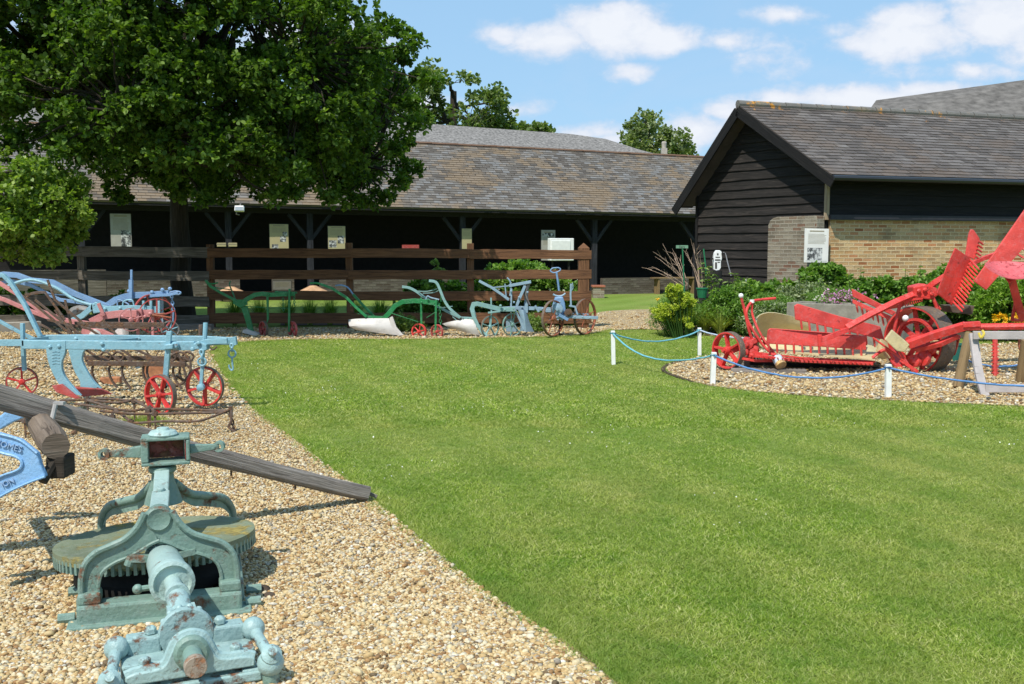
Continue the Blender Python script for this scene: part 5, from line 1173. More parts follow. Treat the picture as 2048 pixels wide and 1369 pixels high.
def ringm(x, y, rp, r, nm, d=0):
    c = I.p(x, y, d); mb = MB(); q = rp*I.k; mb.tube([c + Vector((q*math.cos(a), 0, q*math.sin(a))) for a in np.linspace(0, 2*math.pi, 17)], r, 7, caps=False); return mb.build(nm, B, I.t, smooth=True)
ringm(404,724,8,.010,'ring',-.05); ringm(464,708,7.5,.009,'ring',.1); chain(I, 'chain', 403, 700, 404, 718, 2, .011, B, -.05); chain(I, 'chain', 463, 688, 464, 702, 2, .010, B, .1)
I.rod('hook', [(464,714,.1),(465,730,.1),(466,738,.1),(463,741,.1),(459,736,.1),(458,730,.1)], .009, B)
I.bar('handle', [(81,674),(50,610),(22,566),(8,552),(-10,546),(-60,552)], .05, B, .035, d=.3); I.bar('handle', [(70,680),(30,660),(-60,610)], .04, B, .03, d=.5)
# ---------------------------------------------------------------- rear mid blue plough
I = Imp('long_plough', 'mid blue plough with a long sloping handle and a tall upright behind the pink one', 'plough', (310,662), 14.6)
B = m_blue2
I.bar('handle', [(222,616),(150,588),(105,565),(62,547+14),(35,551),(8,549),(-30,556)], .05, B, .075, d=-.4); I.bar('handle', [(210,612),(120,600),(60,570),(20,562),(-30,575)], .035, B, .05, d=.2)
I.rod('cross_stay', [(38,562,-.4),(60,556,.1)], .012, B, k=0); I.rod('cross_stay', [(96,589,-.3),(150,592,.2)], .01, B, k=0)
I.bar('beam', [(212,614),(232,600),(250,594),(266,591),(300,590),(338,587)], .06, B, .09); I.bar('beam_nose', [(300,592),(338,590),(356,586)], .03, B, .04, d=-.06)
I.rod('nose_loop', [(338,586),(350,583),(361,585),(358,589),(345,589),(338,588)], .012, B); I.bar('upright', [(262,560),(262,604)], .05, B, .06, d=-.05); I.bar('upright_rod', [(263,560),(263,540)], .03, B, .03, d=-.05)
I.bolts([(258,583),(304,585),(325,580),(340,578)], .03, B, d=-.06); chain(I, 'chain', 343, 590, 347, 622, 5, .010, B); I.rod('hook_rod', [(347,622),(346,645)], .012, B, k=0)
I.bar('stalk', [(324,592),(324,650)], .04, mb4, .04, d=.1)
I.surf('mouldboard', [[(134,628,0),(142,616,-.05),(160,611,-.1),(178,615,-.1)],[(136,634,-.02),(150,626,-.12),(168,620,-.16),(184,620,-.12)],[(140,641,0),(152,640,-.05),(165,634,-.1),(180,628,-.06)]], .012, m_iron)
I.rod('cross_stay', [(235,612,-.1),(236,600,-.1),(250,605,-.1),(258,610,-.1)], .012, B)
I.wheel(306,627,39,axd(40),.05,8,m_red2,m_red2,d=.0,hub=.05,spw=.022,rimt=.014)
# ---------------------------------------------------------------- light blue plough in the middle
I = Imp('light_blue_plough', 'light blue plough partly hidden between the mid blue and the pink ploughs', 'plough', (230,665), 13.6)
B = m_blue
I.bar('beam', [(183,614),(215,619),(260,617),(320,620)], .05, B, .085); I.bar('share_arm', [(142,643),(165,632),(188,612)], .05, B, .07); I.plate('frame_head', [(183,608),(192,604),(203,612),(205,625),(186,628)], .10, B, d=-.05, bevel=.01)
I.rod('handle', [(190,612),(150,600),(110,575),(60,560),(10,575)], .022, B); I.rod('arch_rod', [(246,617),(246,606),(252,601),(264,601),(268,612)], .010, B)
for x in (287,302,318): I.bar('tooth', [(x,602),(x,628)], .03, B, .03, d=-.05)
I.bolts([(188,610),(210,618),(240,617),(290,618)], .022, B, d=-.04); I.surf('mouldboard', [[(180,655,0),(195,652,-.06),(208,657,-.02)],[(178,665,0),(192,666,-.05),(210,664,0)]], .01, m_white)
I.bar('sole', [(142,643),(210,662)], .04, B, .03); I.wheel(340,660,18,axd(35),.04,6,m_iron,B,rimt=.012,hub=.03,spw=.018)
# ---------------------------------------------------------------- pink plough
I = Imp('pink_plough', 'faded pink plough with long slanting handles and thin spoked red wheels', 'plough', (270,690), 12.4)
B = m_pink
I.bar('beam', [(182,645),(208,632),(240,628),(306,627)], .05, B, .09); I.bar('handle', [(185,648),(130,640),(80,622),(40,592),(0,567),(-40,552)], .04, B, .045, d=-.3); I.bar('handle', [(175,655),(110,640),(60,622),(10,600),(-40,585)], .04, B, .05, d=.25)
I.bar('lever', [(208,632),(197,607)], .03, B, .04, d=-.06); I.bolts([(205,630),(245,634),(280,624),(290,634),(300,628)], .024, B, d=-.05); I.bar('clamp', [(280,618),(282,640)], .05, B, .05, d=-.04)
I.plate('share', [(165,655),(205,660),(240,676),(200,682),(160,672)], .05, m_redf if False else B, d=-.1); I.surf('mouldboard', [[(178,668,-.1),(188,659,-.15),(200,664,-.12)],[(176,674,-.08),(190,672,-.14),(204,673,-.1)]], .01, white_paint)
I.surf('mouldboard', [[(230,662,0),(244,652,-.06),(256,656,-.02)],[(232,684,0),(246,684,-.06),(260,684,0)]], .01, m_white)
for x in (300,312): I.rod('draught_rod', [(300,630,-.05),(x+30,628 if x==300 else 636,.05)], .012, m_orange, k=0)
I.bar('stalk', [(305,622),(306,672)], .03, B); I.bar('stalk', [(276,622),(276,672)], .03, B, d=-.08)
I.wheel(314,634,37,axd(28),.035,5,m_red2,m_red2,rimt=.010,hub=.04,spw=.03,flat=True,d=.1); I.wheel(262,640,23,axd(30),.03,5,m_pink,m_pink,rimt=.008,hub=.03,spw=.014,d=-.15)
# ---------------------------------------------------------------- brown cultivator
I = Imp('spring_tine_cultivator', 'rusty brown cultivator with many curved tines behind the light blue plough', 'cultivator', (300,780), 10.6)
B = m_rust
for y, d, x0, x1 in ((727,-.1,175,372),(716,.25,170,380),(648,.6,150,330),(652,.9,160,300)): I.bar('frame_bar', [(x0,y),(x1,y+2)], .035, B, .05, d=d)
for a in (((95,640),(178,658),(262,712)),((70,600),(120,640),(205,700)),((50,590),(90,585),(130,640)),((110,620),(160,690),(175,725)),((60,640),(130,672),(190,712)),((20,575),(70,610),(140,668)),((330,690),(352,708),(385,742)),((205,640),(250,690),(330,726)),((130,600),(142,650),(170,700)),((95,560),(110,600),(170,650))):
    I.bar('frame_strap', [*a], .016, B, .026, d=random.uniform(.0,.7))
for x, d in ((190,-.08),(250,-.08),(292,-.08),(352,-.05),(224,.3),(300,.35),(365,.3)):
    I.bar('tine', [(p.x, p.y) for p in spline([(x+14,722,0),(x-2,728,0),(x-6,745,0),(x,762,0),(x+12,778,0)], 2)], .035, B, .018, d=d)
for x in (200,225,330,365): I.rod('spring', [(x,712,.3),(x+10,704,.2),(x+22,712,.2),(x+16,722,.2),(x+4,718,.2)], .012, B)
I.rod('lever', [(350,700,.2),(362,720,.2),(372,760,.2),(352,752,.1)], .014, B); I.rod('lever', [(402,650,.4),(401,690,.4)], .025, B, k=0); I.rod('guide_hoop', [(335,745),(340,715),(362,705),(380,722),(378,750),(360,770),(342,765),(335,745)], .013, B)
I.wheel(325,688,38,axd(18),.05,8,m_rust,m_rust,rimt=.010,hub=.04,spw=.014,d=1.2)
I.rod('adjusting_arc', [(90,585,.5),(62,588,.5),(48,605,.5)], .014, B); I.rod('drag_hook', [(418,692,.4),(425,700,.4),(434,694,.4)], .008, B)
# pieces of brick underneath
t = thing('brick', 'broken orange brick lying on the gravel under the cultivator tines', 'brick', G(222,770)); mb = MB(); mb.box(G(222,770)+Vector((0,0,.045)), (.22,.11,.09), Matrix.Rotation(R(12),3,'Z')); mb.build('block', plain('orange_brick', (.40,.17,.08), .9, .4, 12, .8), t, bevel=.012)
t = thing('brick', 'squared orange brick propping the cultivator frame', 'brick', G(312,757)); mb = MB(); mb.box(G(312,757)+Vector((0,0,.08)), (.24,.12,.16), Matrix.Rotation(R(-4),3,'Z')); mb.build('block', plain('orange_brick', (.40,.17,.08), .9, .4, 12, .8), t, bevel=.01)
# timbers far left
t = thing('timber_kerb', 'pale grey timber kerb at the left edge behind the ploughs', 'timber', G(30,655)); mb = MB(); mb.beam(G(-60,668)+Vector((0,0,.09)), G(82,662)+Vector((0,0,.09)), .2, .18); mb.build('sleeper', plain('pale_kerb', (.36,.33,.28), .9, .2, 6, .6), t, bevel=.01)
t = thing('timber_kerb', 'low dark timber sleeper under the ploughs in front of the grey fence', 'timber', G(300,665)); mb = MB(); mb.beam(G(170,664)+Vector((0,.3,.06)), G(416,664)+Vector((0,.3,.06)), .16, .12); mb.build('sleeper', m_grey, t, bevel=.01)

# ---------------------------------------------------------------- harrow in front
I = Imp('zigzag_harrow', 'low rusty harrow frame of thin bars with short spikes in front of the blue plough', 'harrow', (280,868), 8.3)
bars = [[(30,842,-.3),(140,838,-.25),(190,836,-.1),(262,846,-.1),(330,843,-.15),(392,843,-.2),(430,832,-.1),(461,819,0)],[(120,802,.5),(172,800,.45),(235,806,.4),(268,800,.5)],[(150,808,.3),(200,815,.2),(262,822,.15),(300,818,.2),(452,822,.1)],[(200,822,.0),(262,828,-.02),(315,828,.0),(455,825,.0)],[(172,800,.45),(225,818,.2),(262,844,-.1)],[(268,800,.45),(300,818,.2),(315,828,0)],[(95,850,-.4),(200,834,-.1)],[(175,797,.5),(230,799,.5),(290,806,.45)]]
for b in bars: I.rod('harrow_bar', b, .012, B, k=4, n=6)
for x, y, d in ((175,800,.45),(268,802,.45),(300,818,.2),(296,822,.1),(310,828,0),(200,834,-.1),(212,836,-.15),(225,834,-.1),(120,838,-.25),(50,842,-.3),(262,845,-.1)):
    mb = MB(); a = I.p(x, y, d); mb.beam(a + Vector((0,0,.03)), a - Vector((0,0,min(.17, a.z-.004))), .018, .018, None, .010, .010); mb.box(a, (.04,.035,.035)); mb.build('spike', B, I.t)
mb = MB(); a = I.p(461,820); mb.beam(a + Vector((0,0,.03)), a - Vector((0,0,.06)), .03, .03); mb.tube(spline([a, a+Vector((.01,-.02,-.09)), a+Vector((-.01,-.03,-.14)), a+Vector((.04,-.03,-.18))], 4), .012, 6); mb.build('coupling', B, I.t); chain(I, 'chain', 463, 840, 470, 874, 4, .007, B)
t = thing('grass_tuft', 'small patch of grass growing in the gravel under the harrow', 'grass tuft', G(290,850)); P_ = np.array([tuple(G(290+random.gauss(0,22), 846+random.gauss(0,4)).xy) for _ in range(420)]); vv, ff, r_ = blades('g', P_, .05, .003, None, 3, .01, .5); np_mesh('blades', vv, ff, m_blade, t, r_)

# ---------------------------------------------------------------- fallen pole
t = thing('timber_pole', 'long weathered grey timber pole slanting down to the lawn edge', 'pole', G(735,1003))
a = W(732,987,5.98); b = W(-330,694,4.35); mb = MB(); n = 22; pts = []; rs = []
for i in range(n+1):
    f = i/n; p = a.lerp(b, f) + Vector((0,0,-.03*math.sin(math.pi*f))) + Vector((random.uniform(-.002,.002), random.uniform(-.002,.002), random.uniform(-.002,.002))); pts.append(p)
vs = []; fs = []; uv = []; d0 = (b-a).normalized(); up = Vector((0,0,1)); sx = d0.cross(up).normalized(); sy = sx.cross(d0).normalized(); m = 10; prof = [(1,-.55),(1,.45),(.72,.86),(-.6,.95),(-.95,.6),(-1,-.5),(-.7,-.9),(-.1,-1),(.5,-.98),(.85,-.8)]
for i, p in enumerate(pts):
    r = (.046 + .018*min(1,i/n*1.3)) * (1.04 if i < 2 else 1)
    for k, (u, v) in enumerate(prof): vs.append(p + sx*(u*r*random.uniform(.97,1.03)) + sy*(v*r*1.0*random.uniform(.96,1.04)))
for i in range(n):
    L0, L1 = (pts[i]-a).length, (pts[i+1]-a).length
    for k in range(m): fs.append((i*m+k, (i+1)*m+k, (i+1)*m+(k+1)%m, i*m+(k+1)%m)); uv.append([(L0,k*.045),(L1,k*.045),(L1,k*.045+.045),(L0,k*.045+.045)])
fs += [tuple(range(m)), tuple(n*m+k for k in range(m-1,-1,-1))]; uv += [[(vs[k].x*.3, vs[k].z) for k in range(m)], [(0,0)]*m]
mb.add(vs, fs, uv); mb.build('shaft', m_grey, t)
mb = MB(); q = W(728,990,5.98); mb.beam(q+Vector((-.1,.04,.05)), q+Vector((.075,.03,-.02)), .012, .02); mb.build('splinter', m_grey, t)
mb = MB(); q = W(590,958,5.75); mb.tube([q, q-Vector((0,0,.06))], .006, 5); q = W(462,938,5.5); mb.tube([q+Vector((0,0,.03)), q-Vector((0,0,.04))], .006, 5); mb.build('nail', m_rust, t)
mb = MB(); q = W(122,805,4.88); mb.beam(q+Vector((-.02,-.03,.0)), q+Vector((.03,-.03,.0)), .03, .015); mb.tube([q+Vector((.005,-.07,0)), q+Vector((-.01,-.1,-.10))], .012, 8); mb.lathe(q+Vector((-.01,-.1,-.105)), (0,0,1), [(.022,0),(.022,.012),(.014,.02)], 8); mb.build('coupling_pin', plain('pale_iron', (.42,.40,.38), .5, .3), t)

# ---------------------------------------------------------------- timber block and blue casting at the left edge
I = Imp('blue_casting', 'mid blue cast iron implement frame with raised lettering at the left edge of the picture', 'casting', (40,1100), 4.35)
B = paint('casting_blue', (.22,.42,.68), .27, fade=.06)
I.plate('lower_arm', [(-130,860),(-60,852),(0,868),(40,880),(74,907),(80,930),(91,955),(62,966),(30,980),(0,996),(-60,1040),(-90,1040),(-70,1000),(0,952),(30,942),(41,933),(42,922),(32,915),(0,905),(-60,890),(-130,885)], .035, B, bevel=.008)
mb = MB(); mb.tube(spline([I.p(*q, -.004) for q in [(-60,880),(0,905),(30,913),(43,923),(41,936),(28,944),(0,954),(-60,985)]], 5), .007, 6); mb.tube(spline([I.p(*q, -.004) for q in [(-60,1030),(0,994),(30,978),(62,964),(90,954)]], 5), .006, 6); mb.tube(spline([I.p(*q, -.004) for q in [(-60,856),(0,869),(40,881),(74,907)]], 5), .006, 6); mb.build('raised_rim', B, I.t, smooth=True)
rot = Matrix.Rotation(R(90),3,'X') @ Matrix.Rotation(R(-17),3,'Z'); text_obj('raised_lettering', 'RANSOMES', .038, paint('casting_letter_blue', (.28,.42,.62), .3), I.t, I.p(2,888,-.005), rot, .004)
rot = Matrix.Rotation(R(90),3,'X') @ Matrix.Rotation(R(24),3,'Z'); text_obj('raised_lettering', 'ION', .034, MC['casting_letter_blue'], I.t, I.p(16,966,-.005), rot, .004)
mb = MB(); mb.prism([W(x, y, 5.2) for x, y in [(-80,780),(0,796),(28,803),(45,808),(40,825),(48,836),(24,846),(0,860),(-80,890),(-80,850),(0,832),(12,822),(0,812),(-80,806)]], (0,.035,0)); mb.build('upper_arm', B, I.t, bevel=.008)
mb = MB(); mb.beam(W(-60,880,5.2), W(-60,900,4.36), .05); mb.build('tie_bar', B, I.t)
I.bar('side_post', [(-20,990),(-25,1105)], .05, B, .06, d=.0); t = thing('timber_block', 'round ended grey brown timber block under the pole, resting on the blue casting', 'timber', W(110,905,4.55)); mb = MB()
a, b = W(74,838,4.95), W(112,893,4.42); mb.tube([a, a.lerp(b,.3), a.lerp(b,.8), b], [.056,.062,.068,.06], 11); mb.build('beam_end', wood('brown_grey_timber', (.085,.06,.042), (.22,.17,.13), (.32,.27,.22), 18), t)
mb = MB(); mb.box(b + Vector((-.01,.06,-.10)), (.085,.12,.10)); mb.build('lower_block', wood('prop_wood', (.02,.016,.012), (.05,.04,.03), (.09,.07,.055), 12), t, bevel=.01)
mb = MB(); mb.lathe(b+Vector((.055,.05,.05)), (1,-.2,.5), [(.012,0),(.012,.015),(.0001,.02)], 6); mb.build('bolt', m_rust, t)
mb = MB(); a2 = b + Vector((0,.08,-.13)); mb.tube([a2 + Vector((0,0,.12)), Vector((I.p(84,945).x-.01, 4.37, a2.z-.02))], .022, 8); mb.build('peg', MC['prop_wood'], t)
# ---------------------------------------------------------------- horse gear
t = HG = thing('horse_gear', 'pale green cast iron horse gear with a big lichened gear wheel on the near gravel', 'horse gear', G(330,1215))
GM, GP = m_gear, m_gear2
dc = W(314,1083,4.52); rr = .440
tilt = Vector((-.05,.06,1)).normalized()
mb = MB(); mb.lathe(dc, tilt, [(.09,-.03),(.10,.022),(.14,.03),(rr-.045,.022),(rr-.03,.028),(rr,.024),(rr,-.012),(rr-.02,-.03)], 96); disc = mb.build('gear_wheel', m_disc, t, smooth=True)
mb = MB(); X, Yv = frame(tilt)
for i in range(88):
    a = 2*math.pi*i/88; e = X*math.cos(a) + Yv*math.sin(a); mb.beam(dc + e*(rr-.014) + tilt*.004, dc + e*(rr-.014) - tilt*.045, .014, .030, e)
mb.build('teeth', m_gear, disc)
mb = MB(); mb.lathe(Vector((dc.x,dc.y,0)), (0,0,1), [(.33,.03),(.36,.05),(.36,.10),(.31,dc.z-.035)], 40); mb.build('shade_drum', m_dark, disc, smooth=True)  # black drum added to give the arch opening its shade under the wheel
hub = Vector((W(327,1000,4.52).x, 4.52, .40)); yaw = Matrix.Rotation(R(17), 3, 'Z'); L = lambda x, y, z: hub + (yaw @ Vector((x*.93, y, 0))) + Vector((0,0,z - hub.z))
# arched side frames: ogee ribs
def ogee(side_y, top_y, name):
    prof_o = [(.330,.10),(.330,.19),(.312,.26),(.265,.305),(.20,.33),(.14,.355),(.09,.40),(.058,.455)]; prof_i = [(.262,.10),(.260,.17),(.240,.222),(.19,.255),(.13,.275),(.08,.298),(.04,.32),(.0,.335)]
    for s in (-1, 1):
        o = spline([L(s*x, side_y + (top_y-side_y)*max(0,(z-.28)/.12)*0 , z) for x, z in prof_o], 4); i_ = spline([L(s*x, side_y, z) for x, z in prof_i], 4)
        mb = MB(); mb.band(o, i_, yaw @ Vector((0, .03, 0))); rib = mb.build('arch', GM, t, smooth=True, bevel=.006)
        mb = MB(); mb.tube([p + (yaw @ Vector((0,-.004,0))) for p in o], .014, 8); mb.tube([p + (yaw @ Vector((0,-.002,0))) for p in i_], .008, 6); mb.build('arch_rim', GM, rib, smooth=True)
        mb = MB(); mb.box(L(s*.298, side_y+.012, .118), (.09,.10,.05), yaw); mb.build('arch_foot', GM, rib, bevel=.012)
ogee(-.47, 0, 'front')
# front crown plate of the arch
mb = MB(); mb.prism([L(-.058,-.468,.455), L(.058,-.468,.455), L(.092,-.468,.398), L(.13,-.468,.355), L(.08,-.468,.295), L(.03,-.468,.325), L(-.03,-.468,.325), L(-.08,-.468,.295), L(-.13,-.468,.355), L(-.092,-.468,.398)], yaw @ Vector((0,.03,0))); mb.build('crown_plate', GM, t, bevel=.006)
mb = MB(); q = L(0,-.46,.425); mb.lathe(q, yaw @ Vector((0,-1,0)), [(.055,-.03),(.055,.012),(.045,.02),(.03,.012)], 20); mb.build('crown_boss', GM, t, smooth=True)
# ribs from the four corners to the central bearing
for sx, sy in ((-1,1),(1,1)):
    P_ = spline([L(sx*.335,sy*.46,.10), L(sx*.335,sy*.44,.20), L(sx*.29,sy*.36,.29), L(sx*.20,sy*.24,.34), L(sx*.12,sy*.14,.38), L(sx*.05,sy*.05,.46)], 5)
    mb = MB(); mb.tube(P_, .020, 10); mb.band([p + Vector((0,0,.0)) for p in P_], [p - Vector((0,0,.055)) for p in P_], yaw @ Vector((0,.02,0))); mb.build('rib', GM, t, smooth=True)
mb = MB(); P_ = [L(0,-.45,.45), L(0,-.22,.475), L(0,-.05,.53)]; mb.beam(P_[0], P_[1], .075, .03); mb.beam(P_[1], P_[2], .065, .03); mb.tube([L(0,-.23,.48), L(0,-.235,.505)], .018, 8); mb.build('front_strut', GP, t, bevel=.006)
# base frame
mb = MB()
for a, b, w, h in ((L(-.35,-.47,.055), L(.35,-.47,.055), .10, .085), (L(-.35,.47,.066), L(.35,.47,.066), .10, .105), (L(-.325,-.42,.06), L(-.325,.42,.06), .07, .085), (L(.325,-.42,.06), L(.325,.42,.06), .07, .085)): mb.beam(a, b, w, h)
base = mb.build('base_frame', GM, t, bevel=.012)
for yy_ in (-.49,.49): mb = MB(); mb.beam(L(-.39,yy_,.014), L(.39,yy_,.014), .13, .022); mb.build('base_flange', GM, base, bevel=.006)
for x, y in ((-.40,-.44),(.41,-.30),(-.40,-.1),(.40,-.46)): mb = MB(); mb.tube([L(x-.035,y,.03), L(x+.035,y,.03)], .022, 8); mb.build('fixing_lug', GM, base, smooth=True)
# column, collar, box head
mb = MB(); mb.lathe(Vector((hub.x, hub.y, 0)), (0,0,1), [(.085,.38),(.070,.43),(.052,.48),(.048,.515),(.062,.53),(.062,.545),(.055,.552)], 24); mb.build('column', GM, t, smooth=True)
bx = Vector((W(332,905,4.52).x, 4.52, 0)); zc = W(330,905,4.45).z; w, h, dep, th = .210, .130, .12, .016
r_ = yaw; mb = MB()
C_ = lambda x, y, z: bx + (r_ @ Vector((x, y, 0))) + Vector((0,0,zc+z))
mb.box(C_(0,0,h/2-th/2), (w, dep, th), r_); mb.box(C_(0,0,-h/2+th/2), (w, dep, th), r_); mb.box(C_(-w/2+th/2+.008,0,0), (th+.016, dep, h-2*th-.002), r_); mb.box(C_(w/2-th/2,0,0), (th, dep, h-2*th-.002), r_); mb.box(C_(0,dep/2-th/2,0), (w-2*th-.02, th, h-2*th-.004), r_)
box = mb.build('pole_socket', GM, t, bevel=.005)
mb = MB(); mb.box(C_(w/2-th-.003,-.005,0), (.004, dep-.03, h-2*th-.006), r_); mb.box(C_(0,dep/2-th-.004,0), (w-2*th-.03,.004,h-2*th-.008), r_); mb.build('red_lining', paint('lining_red', (.24, .05, .04), .45), box)
mb = MB(); mb.lathe(C_(-.01,0,h/2), (0,0,1), [(.062,0),(.066,.008),(.055,.022),(.03,.026),(.026,.036),(.0001,.04)], 18); mb.build('cap', GP, box, smooth=True)
for s in (-1, 1):
    mb = MB(); x1 = -.262 if s < 0 else .235; xx0 = s*w/2
    a, b = C_(xx0,0,-.005), C_(x1,0,-.008 if s<0 else 0); mb.beam(a, b, .03, .055 if s<0 else .042, None, .022, .022); arm = mb.build('arm', GM, box, bevel=.004)
    mb = MB(); mb.lathe(b + Vector((0,.012,.0)), (0,-1,0), [(.013,0),(.026,0),(.026,.026),(.013,.026)], 18, True); mb.build('eye', GM, t, smooth=True)
# pinion shaft housing
ya = (W(372,1300,3.45) - W(324,1105,4.10)); ya.z = 0; ya.normalize()
pa_ = Vector((W(326,1130,4.10).x, 4.10, .245)); pb__ = pa_ + ya * .50
mb = MB(); mb.lathe(pa_, ya, [(.05,-.06),(.062,0),(.070,.04),(.076,.24),(.080,.27),(.086,.30),(.086,.335),(.072,.34),(.062,.325),(.035,.325)], 28); hs = mb.build('shaft_housing', GP, t, smooth=True)
mb = MB(); mb.lathe(pa_, ya, [(.032,.3),(.032,.46),(.045,.47),(.045,.50)], 16); mb.build('shaft', GP, hs, smooth=True)
mb = MB(); mb.ball(pa_ + Vector((0,.0,.085)), .028, 12); mb.ball(pa_+Vector((-.02,.03,.07)), .022, 10); mb.build('oil_cup', GM, hs, smooth=True)
sd_ = Vector((-ya.y, ya.x, 0))
for s in (-1, 1):
    mb = MB(); q = pa_ + ya*.03; mb.beam(q + sd_*(s*.05) + Vector((0,0,.02)), q + sd_*(s*.125) + Vector((0,0,.03)), .05, .025); mb.tube([q + sd_*(s*.125) + Vector((0,0,.035)), q + sd_*(s*.14) + Vector((0,0,.0))], .018, 8); mb.build('hook_lug', GM, hs, smooth=True)
mb = MB(); q = pa_ + ya*.29 - Vector((0,0,.02)); s = 1 if sd_.x < 0 else -1; mb.tube([q + sd_*(s*.07), q + sd_*(s*.12)], .012, 8); mb.ball(q + sd_*(s*.125), .020, 10); mb.build('grease_nipple', GM, hs, smooth=True)
mb = MB()
for i in range(26):
    a = 2*math.pi*i/26; X2, Y2 = frame(ya); e = X2*math.cos(a)+Y2*math.sin(a); mb.beam(pa_ - ya*.12 + e*.05, pa_ - ya*.03 + e*.062, .010, .018, e)
mb.build('pinion', GM, t)
# ---- universal joint / bearing block at the front: a second casting on the same drive
t = JB = thing('bearing_block', 'pale blue green shaft bearing block with bolts and ball ended rods at the bottom left', 'bearing block', Vector((pb__.x, pb__.y-.2, 0)))
jc = W(372,1264,3.50); ya = Vector((.40,-.92,0)).normalized(); J = lambda u, v, z: jc + sd2*u + ya*v + Vector((0,0,z-.06*v))
sd2 = Vector((ya.y, -ya.x, 0)); 
if sd2.x < 0: sd2 = -sd2
jrot = Matrix((( sd2.x, ya.x, 0),(sd2.y, ya.y, 0),(0,0,1)))
GP2 = paint('pale_blue_enamel', (.30,.44,.43), .42, rough=.42, scale=11)
mb = MB(); mb.lathe(jc, ya, [(.05,-.03),(.085,-.02),(.095,0),(.098,.012),(.092,.028),(.0001,.03)], 40); mb.build('disc_plate', GP2, t, smooth=True)
qf = pb__ + Vector((0,0,-.01)); mb = MB(); mb.tube([qf - Vector(ya)*.08, qf, jc - ya*.03], [.036,.042,.042], 16); mb.box(qf.lerp(jc,.45), (.10,.07,.05), jrot); mb.build('coupling', GP2, t, smooth=True)
mb = MB(); mb.lathe(jc, ya, [(.06,-.05),(.085,-.035)], 20); 
for i in range(7): a = 2*math.pi*i/14; mb.ball(jc - ya*.035 + Vector((0,0,1))*math.sin(a)*.080 + sd2*math.cos(a)*.080, .014, 8)
mb.build('flange', GP2, t, smooth=True)
mb = MB()
for s in (-1,1): mb.box(J(s*.145,-.01,-.03), (.115,.075,.075), jrot); mb.box(J(s*.15,.05,-.075), (.15,.14,.06), jrot)
blk = mb.build('side_block', GP2, t, bevel=.008)
mb = MB()
for u, v, z in ((-.12,-.01,.01),(.12,-.01,.01),(-.15,.135,-.035),(.155,.135,-.035),(-.165,0,-.015)): mb = MB(); mb.lathe(J(u,v,z), (0,0,1), [(.022,0),(.022,.018),(.014,.026),(.0001,.028)], 6); mb.build('bolt', GP2, t, bevel=.002)
pass
# front ogee clamp
prof = [(-.215,-.055),(-.18,-.045),(-.12,-.043),(-.085,-.03),(-.065,.01),(-.045,.045),(0,.062),(.045,.045),(.065,.01),(.085,-.03),(.12,-.043),(.18,-.045),(.215,-.055)]
tp = spline([J(u,.135,z) for u, z in prof], 4); bt = [Vector((p.x,p.y,jc.z-.095)) for p in tp]
mb = MB(); mb.band(tp, bt, ya*.045); mb.build('bearing_cap', GP2, t, smooth=True, bevel=.006)
mb = MB(); mb.tube([p + ya*.02 for p in tp], .016, 8); mb.build('cap_rim', GP2, t, smooth=True)
mb = MB(); mb.box(J(0,.155,-.12), (.47,.07,.035), jrot); mb.box(J(-.2,.07,-.125), (.06,.22,.05), jrot); mb.box(J(.2,.07,-.125), (.06,.22,.05), jrot); mb.build('bed_plate', GP2, t, bevel=.006)
mb = MB(); mb.lathe(J(0,.10,0), ya, [(.058,0),(.060,.09),(.05,.10),(.032,.10),(.034,.215),(.030,.225),(.012,.225),(.011,.19),(.0001,.19)], 28); mb.build('drive_shaft', GM, t, smooth=True)
mb = MB(); mb.lathe(J(0,.10,0), ya, [(.0345,.19),(.0375,.195),(.0375,.222),(.0345,.226)], 28); mb.build('rusty_end', paint('rusted_end', (.30,.24,.18), .6, (.25,.12,.06), .6, 20), t, smooth=True)
for s in (-1,1):
    mb = MB(); a = J(s*.235,.02,-.015); b = J(s*.265,.20,-.05); mb.ball(a, .043, 14); jn = mb.build('ball_joint', GP2, t, smooth=True); mb = MB(); mb.ball(b + Vector((0,0,-.02)), .048, 14); mb.build('ball_joint', GP2, t, smooth=True)
    mb = MB(); mb.tube([a, a.lerp(b,.3), a.lerp(b,.7), b], [.03,.02,.02,.026], 12); mb.lathe(b, ya*.6 + Vector((0,0,.5)), [(.036,.0),(.036,.035),(.022,.045),(.016,.05),(.016,.065),(.0001,.065)], 14); mb.build('rod', GP2, jn, smooth=True)
    mb = MB(); mb.tube([b + Vector((0,0,-.03)), Vector((b.x, b.y, .0))], .03, 10); mb.build('support', GM, jn, smooth=True)
mb = MB()
for s in (-1,1): mb.box(J(s*.2,.05,-.145), (.05,.2,.05), jrot)
mb.build('foot', GM, t, bevel=.005)
t = thing('shadow_blot', 'small dark mound added as shade on the gravel right of the horse gear', 'shadow', G(525,1185)); mb = MB(); mb.ball(G(522,1185)+Vector((0,0,.01)), .045, 10, (1,1,.5)); mb.ball(G(538,1196)+Vector((0,0,.01)), .03, 8, (1,1,.5)); mb.build('blot', m_soil, t, smooth=True)  # soil mound added to stand for the gear wheel's shadow on the gravel

